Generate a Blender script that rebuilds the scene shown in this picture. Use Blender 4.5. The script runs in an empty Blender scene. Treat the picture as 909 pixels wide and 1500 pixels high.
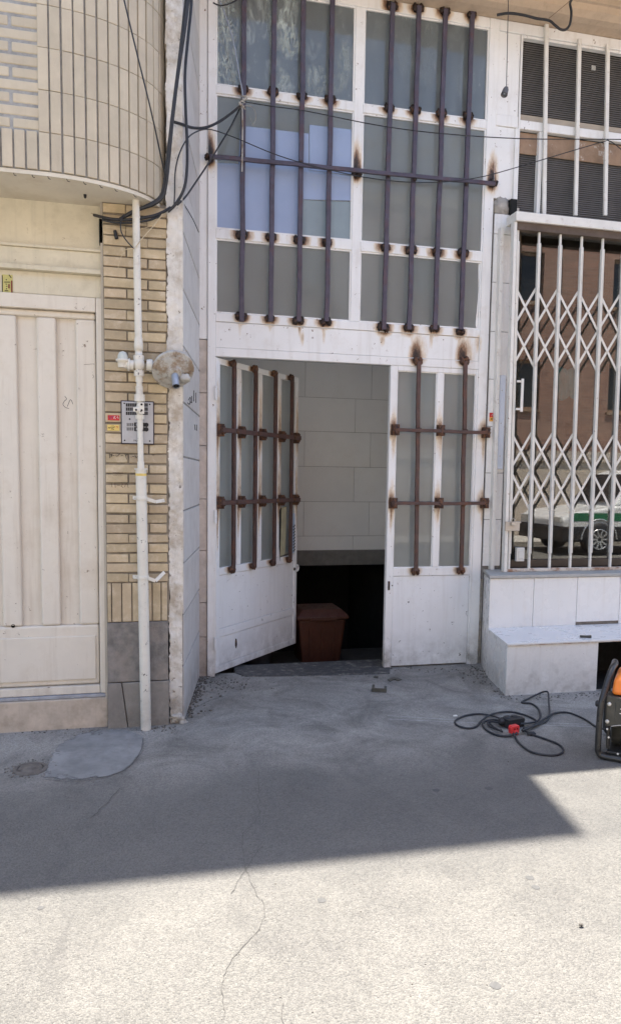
import bpy, math, random
from mathutils import Vector, Matrix, noise
R = random.Random(7)
PI = math.pi
sc = bpy.context.scene
COL = sc.collection

# ------------------------------------------------------------------ camera maths
F, CX, CY, EYE = 1100.0, 454.5, 800.0, 1.5
_dn = Vector((-164.0, 12000.0, 1100.0)).normalized()
_fx = Vector((4606.0, -55.0, 1100.0)); _fx = (_fx - _dn * _fx.dot(_dn)).normalized()
_dy = _fx.cross(_dn)
if _dy.z < 0: _dy = -_dy
def ray(x, y):
    c = Vector((x - CX, y - CY, F))
    return Vector((c.dot(_fx), c.dot(_dy), -c.dot(_dn)))
def at(x, y, Y):
    r = ray(x, y); t = Y / r.y
    return Vector((r.x * t, Y, EYE + r.z * t))
def gnd(x, y, Z=0.0):
    r = ray(x, y); t = (Z - EYE) / r.z
    return Vector((r.x * t, r.y * t, Z))
def Xa(x, y, Y): return at(x, y, Y).x
def Za(x, y, Y): return at(x, y, Y).z

# ------------------------------------------------------------------ mesh builder
class MB:
    def __init__(s): s.v = []; s.f = []; s.a = None; s.sm = []
    def add(s, vs, fs, smooth=False):
        n = len(s.v); s.v += [Vector(p) for p in vs]
        for f in fs: s.f.append([i + n for i in f]); s.sm.append(smooth)
        return s
    def box(s, x0, x1, y0, y1, z0, z1):
        vs = [(x, y, z) for x in (x0, x1) for y in (y0, y1) for z in (z0, z1)]
        return s.add(vs, [(0,1,3,2),(4,6,7,5),(0,4,5,1),(2,3,7,6),(0,2,6,4),(1,5,7,3)])
    def obox(s, c, ax, ay, az):
        c = Vector(c); vs = [c + ax*i + ay*j + az*k for i in (-1,1) for j in (-1,1) for k in (-1,1)]
        return s.add(vs, [(0,1,3,2),(4,6,7,5),(0,4,5,1),(2,3,7,6),(0,2,6,4),(1,5,7,3)])
    def bar(s, p0, p1, w, d, up=Vector((0,-1,0))):
        p0 = Vector(p0); p1 = Vector(p1); a = p1 - p0; side = a.cross(up)
        if side.length < 1e-6: side = a.cross(Vector((1,0,0)))
        side.normalize(); n = side.cross(a).normalized()
        return s.obox((p0+p1)/2, a/2, side*w/2, n*d/2)
    def gbox(s, x0, x1, z0, z1, yf, yb, cell=.02, ch=.003):
        # box whose front face is a fine grid, with chamfered front edges
        nx = max(1, round((x1-x0-2*ch)/cell)); nz = max(1, round((z1-z0-2*ch)/cell))
        xs = [x0+ch+(x1-x0-2*ch)*i/nx for i in range(nx+1)]; zs = [z0+ch+(z1-z0-2*ch)*i/nz for i in range(nz+1)]
        s.add([(x, yf, z) for x in xs for z in zs], [(i*(nz+1)+j, (i+1)*(nz+1)+j, (i+1)*(nz+1)+j+1, i*(nz+1)+j+1) for i in range(nx) for j in range(nz)])
        a = [(x0+ch,yf,z0+ch),(x1-ch,yf,z0+ch),(x1-ch,yf,z1-ch),(x0+ch,yf,z1-ch)]
        b = [(x0,yf+ch,z0),(x1,yf+ch,z0),(x1,yf+ch,z1),(x0,yf+ch,z1)]
        c = [(x0,yb,z0),(x1,yb,z0),(x1,yb,z1),(x0,yb,z1)]
        fs = []
        for i in range(4):
            j = (i+1) % 4
            fs += [(4+i,4+j,j,i), (8+i,8+j,4+j,4+i)]
        fs.append((11,10,9,8))
        return s.add(a+b+c, fs)
    def tube(s, pts, r, n=8, smooth=True, cap=True):
        pts = [Vector(p) for p in pts]; m = len(pts)
        rs = r if isinstance(r, (list, tuple)) else [r]*m
        t0 = (pts[1]-pts[0]).normalized(); ref = Vector((0,0,1)) if abs(t0.z) < .9 else Vector((1,0,0))
        u = t0.cross(ref).normalized(); vs = []
        for i, p in enumerate(pts):
            t = (pts[min(i+1,m-1)] - pts[max(i-1,0)])
            if t.length < 1e-9: t = t0
            t.normalize(); u = (u - t*u.dot(t)).normalized(); w = t.cross(u)
            for k in range(n):
                a = 2*PI*k/n; vs.append(p + (u*math.cos(a) + w*math.sin(a))*rs[i])
        fs = [(i*n+k, i*n+(k+1)%n, (i+1)*n+(k+1)%n, (i+1)*n+k) for i in range(m-1) for k in range(n)]
        s.add(vs, fs, smooth)
        if cap:
            s.add(vs[:n], [tuple(range(n))[::-1]]); s.add(vs[-n:], [tuple(range(n))])
        return s
    def lathe(s, c, axis, prof, n=20, smooth=True):
        # prof: (distance along axis, radius)
        c = Vector(c); ax = Vector(axis).normalized()
        ref = Vector((0,0,1)) if abs(ax.z) < .9 else Vector((1,0,0))
        u = ax.cross(ref).normalized(); w = ax.cross(u); vs = []
        for d, r in prof:
            for k in range(n):
                a = 2*PI*k/n; vs.append(c + ax*d + (u*math.cos(a)+w*math.sin(a))*max(r, 1e-4))
        m = len(prof)
        fs = [(i*n+k, i*n+(k+1)%n, (i+1)*n+(k+1)%n, (i+1)*n+k) for i in range(m-1) for k in range(n)]
        s.add(vs, fs, smooth); s.add(vs[:n], [tuple(range(n))[::-1]]); s.add(vs[-n:], [tuple(range(n))])
        return s
    def prism(s, poly, y0, y1):
        # poly in (x,z), extruded along y
        n = len(poly); vs = [(x, y0, z) for x, z in poly] + [(x, y1, z) for x, z in poly]
        fs = [tuple(range(n)), tuple(range(2*n-1, n-1, -1))] + [((i+1)%n, i, n+i, n+(i+1)%n) for i in range(n)]
        return s.add(vs, fs)
    def plan(s, poly, z0, z1):
        n = len(poly); vs = [(x, y, z0) for x, y in poly] + [(x, y, z1) for x, y in poly]
        fs = [tuple(range(n))[::-1], tuple(range(n, 2*n))] + [(i, (i+1)%n, n+(i+1)%n, n+i) for i in range(n)]
        return s.add(vs, fs)
    def lump(s, c, rx, ry, rz, sub=2, amp=.3, fr=3.0, seed=0):
        n = 8*sub; m = 5*sub; vs = []
        for i in range(m+1):
            th = PI*i/m
            for k in range(n):
                ph = 2*PI*k/n; d = Vector((math.sin(th)*math.cos(ph), math.sin(th)*math.sin(ph), math.cos(th)))
                q = 1 + amp*noise.noise(d*fr + Vector((seed*7.1, seed*3.3, seed)))
                vs.append(Vector(c) + Vector((d.x*rx, d.y*ry, d.z*rz))*q)
        fs = [(i*n+k, (i+1)*n+k, (i+1)*n+(k+1)%n, i*n+(k+1)%n) for i in range(m) for k in range(n)]
        return s.add(vs, fs, True)
    def build(s, name, mat, parent=None, bevel=0, local=False, soot=None, seg=2):
        me = bpy.data.meshes.new(name)
        off = Vector((0,0,0))
        o = bpy.data.objects.new(name, me); COL.objects.link(o)
        if parent is not None:
            if not local: off = ORG[parent]
            o.parent = parent; ORG[o] = ORG[parent]
        else:
            b = [min(p[i] for p in s.v) for i in range(3)]; t = [max(p[i] for p in s.v) for i in range(3)]
            off = Vector(((b[0]+t[0])/2, (b[1]+t[1])/2, b[2])); o.location = off; ORG[o] = off
        me.from_pydata([p - off for p in s.v], [], s.f); me.update()
        me.polygons.foreach_set('use_smooth', s.sm)
        if soot:
            at_ = me.attributes.new('soot', 'FLOAT', 'POINT')
            at_.data.foreach_set('value', [soot(p) for p in s.v])
        me.materials.append(mat)
        if bevel:
            md = o.modifiers.new('bevel', 'BEVEL'); md.width = bevel; md.segments = seg; md.limit_method = 'ANGLE'; md.angle_limit = math.radians(40)
        return o
ORG = {}
def each(name, fns, mat, parent, bevel=0, local=False):
    out = []
    for f in fns:
        q = MB(); f(q); out.append(q.build(name, mat, parent, bevel=bevel, local=local))
    return out
def smooth(pts, k=6):
    pts = [Vector(p) for p in pts]; out = []
    for i in range(len(pts)-1):
        p0 = pts[max(i-1,0)]; p1 = pts[i]; p2 = pts[i+1]; p3 = pts[min(i+2,len(pts)-1)]
        for j in range(k):
            t = j/k
            out.append(.5*((2*p1)+(p2-p0)*t+(2*p0-5*p1+4*p2-p3)*t*t+(3*p1-p0-3*p2+p3)*t**3))
    out.append(pts[-1]); return out
def tag(o, label, cat, group=None, kind=None):
    if label: o['label'] = label
    if cat: o['category'] = cat
    if group: o['group'] = group
    if kind: o['kind'] = kind
    return o
def thing(name, loc, label, cat, group=None, rz=0):
    o = bpy.data.objects.new(name, None); COL.objects.link(o); o.location = loc; o.rotation_euler = (0,0,rz)
    o.empty_display_size = .1; ORG[o] = Vector(loc)
    return tag(o, label, cat, group)
def struct(o): o['kind'] = 'structure'; return o
def copy_of(o, parent, dx=(0,0,0)):
    c = o.copy(); COL.objects.link(c); c.parent = parent; c.location = o.location + Vector(dx); ORG[c] = ORG.get(parent, Vector((0,0,0)))
    return c

# ------------------------------------------------------------------ materials
class M:
    def __init__(s, name):
        s.m = bpy.data.materials.new(name); s.m.use_nodes = True; s.t = s.m.node_tree
        s.b = s.t.nodes['Principled BSDF']; s.out = s.t.nodes['Material Output']
        s.geo = s.n('ShaderNodeNewGeometry'); s.pos = s.geo.outputs['Position']
    def n(s, t, **kw):
        x = s.t.nodes.new(t)
        for k, v in kw.items(): setattr(x, k, v)
        return x
    def L(s, a, b): s.t.links.new(a, b)
    def mapped(s, scale):
        m = s.n('ShaderNodeMapping'); m.inputs['Scale'].default_value = scale; s.L(s.pos, m.inputs['Vector']); return m.outputs[0]
    def noise(s, scale, detail=5, rough=.6, vec=None, dist=0):
        x = s.n('ShaderNodeTexNoise'); x.inputs['Scale'].default_value = scale; x.inputs['Detail'].default_value = detail
        x.inputs['Roughness'].default_value = rough; x.inputs['Distortion'].default_value = dist
        s.L(vec if vec else s.pos, x.inputs['Vector']); return x.outputs[0]
    def voro(s, scale, feature='F1', vec=None, out='Distance'):
        x = s.n('ShaderNodeTexVoronoi', feature=feature); x.inputs['Scale'].default_value = scale
        s.L(vec if vec else s.pos, x.inputs['Vector']); return x.outputs[out]
    def rng(s, v, a, b, c=0.0, d=1.0, sm=False):
        x = s.n('ShaderNodeMapRange'); x.clamp = True
        if sm: x.interpolation_type = 'SMOOTHSTEP'
        for i, q in enumerate((a,b,c,d)): x.inputs[i+1].default_value = q
        s.L(v, x.inputs[0]); return x.outputs[0]
    def math(s, op, a, b=None):
        x = s.n('ShaderNodeMath', operation=op)
        for i, q in enumerate((a,b)):
            if q is None: continue
            if isinstance(q, (int,float)): x.inputs[i].default_value = q
            else: s.L(q, x.inputs[i])
        return x.outputs[0]
    def mix(s, f, a, b, mode='MIX'):
        x = s.n('ShaderNodeMix', data_type='RGBA', blend_type=mode)
        for sock, q in ((x.inputs[0], f), (x.inputs[6], a), (x.inputs[7], b)):
            if isinstance(q, (int,float)): sock.default_value = q
            elif isinstance(q, tuple): sock.default_value = (*q, 1)
            else: s.L(q, sock)
        return x.outputs[2]
    def sep(s, i):
        x = s.n('ShaderNodeSeparateXYZ'); s.L(s.pos, x.inputs[0]); return x.outputs[i]
    def bump(s, h, strength=.3, dist=.01, prev=None):
        x = s.n('ShaderNodeBump'); x.inputs['Strength'].default_value = strength; x.inputs['Distance'].default_value = dist
        s.L(h, x.inputs['Height'])
        if prev: s.L(prev, x.inputs['Normal'])
        return x.outputs[0]
    def done(s, col=None, rough=.6, nrm=None, metal=0, spec=.5):
        if col is not None:
            if isinstance(col, tuple): s.b.inputs['Base Color'].default_value = (*col, 1)
            else: s.L(col, s.b.inputs['Base Color'])
        if isinstance(rough, (int,float)): s.b.inputs['Roughness'].default_value = rough
        else: s.L(rough, s.b.inputs['Roughness'])
        if nrm: s.L(nrm, s.b.inputs['Normal'])
        s.b.inputs['Metallic'].default_value = metal; s.b.inputs['Specular IOR Level'].default_value = spec
        return s.m
def mul(c, k): return tuple(min(1, x*k) for x in c)

def surf(name, col, rough=.6, var=.12, scale=6, bump=.15, bscale=120, island=0, tint=None, dirt=None, dirt_amt=.5, dirt_scale=3, dlo=.52, dhi=.75,
         streak=0, streak_col=None, chips=0, chip_col=(.12,.08,.06), soot=False, metal=0, spec=.5, foot=0):
    m = M(name)
    c = m.mix(m.rng(m.noise(scale), .3, .7), mul(col, 1-var), mul(col, 1+var))
    if island:
        rnd = m.geo.outputs['Random Per Island']
        c = m.mix(m.rng(rnd, 0, 1, 0, island), c, tint or mul(col, .55))
        w = m.n('ShaderNodeTexWhiteNoise', noise_dimensions='1D'); m.L(rnd, w.inputs['W'])
        c = m.mix(1.0, c, m.mix(m.rng(w.outputs[0], 0, 1), (1-island*.45,)*3, (1+island*.3,)*3), 'MULTIPLY')
    if streak:
        v = m.mapped((14, 14, .9)); f = m.rng(m.noise(1.6, 5, .65, v), .52, .78, 0, streak)
        c = m.mix(f, c, streak_col or mul(col, .5))
    if dirt:
        f = m.rng(m.noise(dirt_scale, 8, .68), dlo, dhi, 0, dirt_amt)
        c = m.mix(f, c, dirt)
    if foot:
        f = m.math('MULTIPLY', m.rng(m.sep(2), .38, 0.0, 0, 1, True), m.rng(m.noise(9, 7, .7), .32, .68, 0, foot))
        c = m.mix(f, c, (.16,.14,.12))
    if chips:
        f = m.rng(m.noise(26, 6, .7), .70-.06*chips, .725-.06*chips)
        c = m.mix(f, c, chip_col)
    if soot:
        a = m.n('ShaderNodeAttribute', attribute_name='soot').outputs['Fac']
        v = m.mapped((1,1,.35))
        f = m.math('MULTIPLY', a, m.rng(m.noise(45, 6, .75, v), .25, .7, .45, 1.35))
        r = m.n('ShaderNodeValToRGB'); m.L(f, r.inputs[0])
        e = r.color_ramp.elements; e[0].position = .08; e[0].color = (1,1,1,1); e[1].position = .95; e[1].color = (.015,.012,.011,1)
        for p, q in ((.20,(.86,.74,.60)), (.42,(.38,.23,.14)), (.65,(.075,.045,.033))):
            k = e.new(p); k.color = (*q, 1)
        c = m.mix(1.0, c, r.outputs[0], 'MULTIPLY')
    nb = m.bump(m.noise(bscale, 4), bump, .004)
    rr = m.rng(m.noise(scale*3), .3, .7, rough-.08, min(1, rough+.1))
    return m.done(c, rr, nb, metal, spec)

mt = {}
mt['white'] = surf('white_paint', (.83,.825,.81), .42, .05, 3, .12, 90, dirt=(.50,.42,.32), dirt_amt=.34, dirt_scale=5, dlo=.55, dhi=.8, streak=.28, streak_col=(.46,.40,.33), chips=.8, chip_col=(.20,.13,.09), soot=True, foot=.9)
mt['leafwhite'] = surf('door_white_paint', (.82,.825,.825), .42, .05, 3, .12, 90, dirt=(.46,.41,.36), dirt_amt=.28, dirt_scale=6, dlo=.55, dhi=.8, streak=.2, streak_col=(.46,.42,.37), chips=.75, chip_col=(.10,.08,.07), soot=True, foot=.5)
mt['gatewhite'] = surf('gate_white_paint', (.76,.735,.68), .38, .07, 8, .12, 90, dirt=(.32,.18,.09), dirt_amt=.45, dirt_scale=14, dlo=.58, dhi=.76, chips=.75, chip_col=(.20,.09,.04))
mt['rustwhite'] = surf('rusty_white_paint', (.66,.60,.52), .6, .1, 10, .4, 90, dirt=(.26,.11,.045), dirt_amt=.9, dirt_scale=13, dlo=.44, dhi=.62)
mt['cream'] = surf('cream_paint', (.72,.66,.57), .5, .06, 4, .22, 70, dirt=(.45,.37,.28), dirt_amt=.5, dirt_scale=4, dlo=.5, dhi=.75, streak=.45, streak_col=(.47,.39,.30), chips=.7, chip_col=(.25,.19,.14), foot=.5)
mt['creamwall'] = surf('cream_plaster', (.66,.60,.465), .75, .08, 5, .6, 60, dirt=(.36,.30,.20), dirt_amt=.5, dirt_scale=7, dlo=.52, dhi=.78, streak=.3, chips=.5, chip_col=(.36,.29,.2))
mt['soffit'] = surf('soffit_plaster', (.70,.64,.53), .8, .06, 4, .4, 50, dirt=(.46,.36,.24), dirt_amt=.45, dirt_scale=3)
mt['brick'] = surf('tan_brick', (.55,.44,.28), .85, .16, 12, .7, 130, island=.42, tint=(.44,.34,.26), dirt=(.66,.58,.47), dirt_amt=.6, dirt_scale=12, dlo=.52, dhi=.72)
mt['buff'] = surf('buff_brick', (.56,.485,.365), .8, .08, 9, .35, 130, island=.22, tint=(.54,.45,.35), dirt=(.40,.32,.24), dirt_amt=.4, dirt_scale=5, dlo=.54, dhi=.8, streak=.25)
mt['mortar'] = surf('grey_mortar', (.25,.215,.17), .95, .25, 20, .8, 150)
mt['darkmortar'] = surf('dark_mortar', (.33,.325,.315), .95, .25, 20, .8, 150)
mt['plaster'] = surf('rough_white_plaster', (.68,.64,.58), .88, .14, 9, 1.2, 45, dirt=(.40,.33,.25), dirt_amt=.85, dirt_scale=7, dlo=.48, dhi=.64, streak=.4, streak_col=(.45,.37,.28), chips=1.0, chip_col=(.22,.18,.14), foot=.9)
mt['sidewall'] = surf('pale_stone_slab', (.62,.61,.60), .55, .09, 7, .25, 60, island=.3, tint=(.60,.50,.44), dirt=(.44,.38,.32), dirt_amt=.45, dirt_scale=5, streak=.25, foot=.7)
mt['trim'] = surf('tan_stone', (.58,.50,.43), .65, .18, 14, .4, 60, island=.3, dirt=(.74,.70,.66), dirt_amt=.55, dirt_scale=11, foot=.8)
mt['marble'] = surf('stained_marble', (.50,.42,.34), .6, .16, 9, .3, 60, dirt=(.30,.24,.18), dirt_amt=.6, dirt_scale=11, dlo=.47, dhi=.7, streak=.25)
mt['greystone'] = surf('grey_stone', (.205,.19,.175), .85, .3, 22, 1.0, 70, dirt=(.34,.29,.25), dirt_amt=.6, dirt_scale=9, dlo=.45, dhi=.7, streak=.4, streak_col=(.09,.08,.075), foot=.5)
mt['tile'] = surf('white_tile', (.80,.79,.765), .28, .03, 3, .03, 60, island=.12, tint=(.70,.66,.60), dirt=(.56,.51,.44), dirt_amt=.16, dirt_scale=4, dlo=.55, dhi=.85, streak=.28, streak_col=(.5,.43,.34), chips=.45, chip_col=(.3,.25,.2), foot=.65)
mt['tiletop'] = surf('bench_top_tile', (.78,.77,.75), .3, .03, 3, .03, 60, island=.1, dirt=(.38,.34,.28), dirt_amt=.35, dirt_scale=24, dlo=.6, dhi=.7)
mt['grout'] = surf('dark_grout', (.22,.20,.18), .9, .2, 20, .4, 90)
mt['intile'] = surf('indoor_tile', (.83,.82,.80), .45, .04, 3, .05, 60, island=.08, dirt=(.4,.36,.3), dirt_amt=.2)
mt['ledge'] = surf('grey_ledge_stone', (.42,.41,.38), .7, .14, 12, .3, 60, dirt=(.25,.22,.18), dirt_amt=.5)
mt['cornice'] = surf('tan_cornice', (.54,.42,.31), .75, .16, 5, .5, 60, dirt=(.30,.2,.13), dirt_amt=.6, dirt_scale=5, streak=.35)
mt['concrete'] = surf('rough_concrete', (.42,.39,.35), .95, .25, 16, 1.0, 50, dirt=(.22,.19,.16), dirt_amt=.6, dirt_scale=9)
mt['dark'] = surf('indoor_gloom', (.035,.032,.03), .9, .2, 5, .2, 40)  # near black colour stands in for the lack of light indoors
mt['beam'] = surf('grey_beam', (.18,.17,.155), .8, .2, 9, .3, 60)
mt['bar'] = surf('primer_bar', (.070,.060,.086), .42, .25, 16, .3, 120, dirt=(.11,.045,.04), dirt_amt=.5, dirt_scale=9, dlo=.5, dhi=.66)
mt['rustbar'] = surf('rust_brown_bar', (.082,.046,.040), .55, .25, 16, .4, 120, dirt=(.17,.06,.03), dirt_amt=.7, dirt_scale=12, dlo=.5, dhi=.68)
mt['weld'] = surf('burnt_weld', (.028,.021,.019), .5, .4, 40, .9, 90, dirt=(.15,.065,.03), dirt_amt=.85, dirt_scale=45, dlo=.5, dhi=.64, metal=.35)
mt['rustweld'] = surf('rusty_weld', (.07,.036,.024), .7, .4, 40, .9, 90, dirt=(.20,.085,.035), dirt_amt=.9, dirt_scale=40, dlo=.46, dhi=.62)
mt['pipe'] = surf('cream_pipe_paint', (.70,.665,.59), .42, .06, 9, .15, 80, dirt=(.42,.35,.27), dirt_amt=.5, dirt_scale=16, dlo=.55, dhi=.74, chips=1.0, chip_col=(.13,.11,.10), foot=.6)
mt['regul'] = surf('dirty_cast_metal', (.46,.44,.40), .65, .2, 22, .9, 60, dirt=(.24,.165,.10), dirt_amt=.9, dirt_scale=13, dlo=.47, dhi=.6)
mt['galv'] = surf('galvanised_metal', (.34,.37,.42), .42, .12, 16, .1, 90, metal=.4)
mt['capplastic'] = surf('pale_cap', (.56,.58,.53), .5, .1, 16, .1, 90)
mt['plate'] = surf('intercom_metal', (.40,.42,.46), .38, .05, 20, .08, 200, metal=.55, dirt=(.26,.25,.24), dirt_amt=.3, dirt_scale=18)
mt['black'] = surf('black_rubber', (.018,.018,.020), .55, .3, 30, .2, 120)
mt['cable'] = surf('black_cable', (.020,.021,.026), .5, .3, 30, .1, 120)
mt['ink'] = surf('black_ink', (.02,.018,.018), .7, .1, 30, 0, 100)
mt['brownink'] = surf('brown_ink', (.11,.06,.04), .8, .1, 30, 0, 100)
mt['red'] = surf('red_plastic', (.62,.035,.035), .4, .06, 20, .05, 100)
mt['stickred'] = surf('red_sticker', (.55,.03,.03), .5, .1, 40, .05, 100, dirt=(.6,.4,.35), dirt_amt=.5, dirt_scale=40, dlo=.58, dhi=.7)
mt['stickyel'] = surf('yellow_sticker', (.74,.55,.16), .5, .08, 40, .05, 100, dirt=(.8,.72,.5), dirt_amt=.5, dirt_scale=40, dlo=.58, dhi=.7)
mt['stickorg'] = surf('orange_sticker', (.78,.38,.07), .5, .08, 40, .05, 100)
mt['whiteink'] = surf('white_ink', (.8,.76,.72), .6, .05, 40, 0, 100)
mt['olive'] = surf('olive_label_yellow', (.52,.47,.17), .6, .1, 30, .1, 90)
mt['orange'] = surf('orange_tank', (.88,.24,.03), .35, .08, 9, .05, 60, dirt=(.35,.16,.08), dirt_amt=.3, dirt_scale=9)
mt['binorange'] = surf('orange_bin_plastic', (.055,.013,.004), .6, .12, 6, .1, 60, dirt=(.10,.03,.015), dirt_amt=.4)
mt['gendark'] = surf('dark_olive_panel', (.055,.053,.043), .5, .15, 12, .1, 90, dirt=(.14,.125,.10), dirt_amt=.5, dirt_scale=12)
mt['blackmetal'] = surf('black_tube_paint', (.030,.029,.027), .33, .2, 16, .1, 90, dirt=(.10,.09,.075), dirt_amt=.5, dirt_scale=16)
mt['steel'] = surf('bare_steel', (.42,.40,.37), .35, .2, 30, .1, 90, metal=.8)
mt['bolt'] = surf('pale_bolt', (.75,.74,.70), .3, .05, 30, 0, 90, metal=.3)
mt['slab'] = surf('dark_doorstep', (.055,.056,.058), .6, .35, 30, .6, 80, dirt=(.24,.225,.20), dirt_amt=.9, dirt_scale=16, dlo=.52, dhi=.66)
mt['debris'] = surf('gravel_debris', (.20,.18,.155), .95, .3, 40, .3, 90, island=.8, tint=(.07,.06,.05))
mt['whiteplastic'] = surf('white_plastic', (.76,.75,.71), .4, .05, 12, .05, 90, dirt=(.5,.42,.33), dirt_amt=.4, dirt_scale=14)
mt['condu'] = surf('pale_blue_strip', (.60,.635,.70), .45, .05, 6, .05, 90, dirt=(.42,.41,.42), dirt_amt=.4, dirt_scale=12)
mt['lockbox'] = surf('beige_lock_metal', (.56,.485,.39), .5, .08, 12, .1, 90, dirt=(.3,.22,.15), dirt_amt=.4, dirt_scale=14)
mt['wood'] = surf('brown_pelmet', (.30,.20,.13), .65, .22, 10, .4, 80, dirt=(.58,.53,.47), dirt_amt=.85, dirt_scale=8, dlo=.58, dhi=.63)
mt['blind'] = surf('dusty_dark_blind', (.165,.157,.15), .55, .15, 6, .1, 90, dirt=(.22,.205,.185), dirt_amt=.6, dirt_scale=4)
mt['kraft'] = surf('beige_board', (.44,.38,.31), .8, .1, 8, .2, 60)
mt['coverstrip'] = surf('olive_cardboard', (.36,.335,.22), .8, .15, 12, .2, 70)
mt['bluepaper'] = surf('pale_blue_paper', (.40,.50,.64), .7, .06, 12, .1, 70)
mt['blackgap'] = surf('black_gap', (.01,.01,.01), .9, .1, 10, 0, 50)
mt['straw'] = surf('dry_straw', (.55,.45,.30), .9, .15, 30, .1, 90)
mt['teal'] = surf('teal_cloth', (.08,.32,.38), .8, .1, 12, .2, 70)
mt['iron'] = surf('rusty_iron_cap', (.13,.115,.10), .8, .3, 30, .8, 80, dirt=(.22,.19,.16), dirt_amt=.7, dirt_scale=22)
mt['chalk'] = surf('chalk_line', (.52,.52,.52), .9, .3, 40, .1, 90)
mt['crack'] = surf('crack_dark', (.095,.09,.083), .95, .2, 40, .1, 90)
mt['spot'] = surf('gum_grey', (.085,.083,.080), .8, .15, 60, .1, 90)
mt['carwhite'] = surf('car_white', (.78,.78,.77), .2, .02, 3, 0, 50)
mt['cargreen'] = surf('car_green', (.015,.16,.075), .25, .05, 3, 0, 50)
mt['carglass'] = surf('car_dark_glass', (.02,.022,.025), .08, .05, 3, 0, 50)
mt['rim'] = surf('alloy_rim', (.62,.62,.62), .25, .05, 9, 0, 50, metal=.7)
mt['redbrick_plain'] = surf('stone_band', (.56,.48,.40), .8, .1, 6, .2, 50, dirt=(.35,.28,.22), dirt_amt=.4)
mt['roof'] = surf('roof_render', (.52,.46,.38), .9, .1, 3, .3, 40)
mt['bluebucket'] = surf('blue_grey_plastic', (.07,.085,.115), .5, .12, 10, .1, 60)

def glass_frosted(name, col, tr=.35, gl=.07, rough=.25, streaks=0.0, soot=True):
    m = M(name); t = m.t
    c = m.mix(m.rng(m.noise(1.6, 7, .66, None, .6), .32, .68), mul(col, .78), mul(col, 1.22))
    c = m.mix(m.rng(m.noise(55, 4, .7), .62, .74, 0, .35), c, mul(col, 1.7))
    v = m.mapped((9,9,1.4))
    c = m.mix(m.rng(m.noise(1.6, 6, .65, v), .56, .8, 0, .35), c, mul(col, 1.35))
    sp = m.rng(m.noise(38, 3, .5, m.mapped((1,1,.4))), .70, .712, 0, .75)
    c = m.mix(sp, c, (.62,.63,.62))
    if streaks:
        f = m.math('MULTIPLY', m.rng(m.noise(10, 7, .72, m.mapped((1.2,1,.5)), 1.4), .53, .60, 0, 1), m.math('MULTIPLY', m.rng(m.noise(2.4, 3), .40, .54, .12, streaks), m.rng(m.sep(0), .95, 1.7, 1, .3)))
        c = m.mix(f, c, (.60,.67,.65))
    if soot:
        a = m.n('ShaderNodeAttribute', attribute_name='soot').outputs['Fac']
        c = m.mix(m.math('MULTIPLY', a, .85), c, (.05,.035,.025))
    m.done(c, rough, m.bump(m.noise(5, 2), .12, .01), 0, .5)
    tl = m.n('ShaderNodeBsdfTranslucent'); tl.inputs[0].default_value = (.93,.95,.95,1)
    mx = m.n('ShaderNodeMixShader'); mx.inputs[0].default_value = tr
    m.L(m.b.outputs[0], mx.inputs[1]); m.L(tl.outputs[0], mx.inputs[2])
    g = m.n('ShaderNodeBsdfGlossy'); g.inputs['Roughness'].default_value = .03
    m2 = m.n('ShaderNodeMixShader'); m2.inputs[0].default_value = gl
    m.L(mx.outputs[0], m2.inputs[1]); m.L(g.outputs[0], m2.inputs[2]); m.L(m2.outputs[0], m.out.inputs[0])
    return m.m
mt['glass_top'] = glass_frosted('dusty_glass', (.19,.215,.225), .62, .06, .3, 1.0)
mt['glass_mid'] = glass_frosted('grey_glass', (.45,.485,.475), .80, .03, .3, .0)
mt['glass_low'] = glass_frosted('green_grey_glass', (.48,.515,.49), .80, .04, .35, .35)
def blue_sheet():
    m = M('pale_blue_sheet'); c = m.mix(m.rng(m.noise(3, 5), .3, .7), (.29,.365,.53), (.345,.425,.60))
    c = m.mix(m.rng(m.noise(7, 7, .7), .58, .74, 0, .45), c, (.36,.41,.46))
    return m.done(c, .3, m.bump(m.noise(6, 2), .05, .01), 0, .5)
mt['blue_sheet'] = blue_sheet()
def shopglass():
    m = M('shop_glass'); t = m.t
    tr = m.n('ShaderNodeBsdfTransparent'); tr.inputs[0].default_value = (.80,.82,.81,1)
    g = m.n('ShaderNodeBsdfGlossy'); g.inputs['Roughness'].default_value = .0; g.inputs[0].default_value = (.92,.90,.88,1)
    fr = m.n('ShaderNodeFresnel'); fr.inputs[0].default_value = 1.5
    f = m.math('ADD', m.math('MULTIPLY', fr.outputs[0], 1.5), .03)
    d = m.n('ShaderNodeBsdfDiffuse'); d.inputs[0].default_value = (.5,.47,.43,1)
    mx = m.n('ShaderNodeMixShader'); m.L(f, mx.inputs[0]); m.L(tr.outputs[0], mx.inputs[1]); m.L(g.outputs[0], mx.inputs[2])
    dust = m.rng(m.noise(6, 7, .7), .5, .85, .004, .03)
    m2 = m.n('ShaderNodeMixShader'); m.L(dust, m2.inputs[0]); m.L(mx.outputs[0], m2.inputs[1]); m.L(d.outputs[0], m2.inputs[2])
    m.L(m2.outputs[0], m.out.inputs[0]); return m.m
mt['shopglass'] = shopglass()

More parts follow.
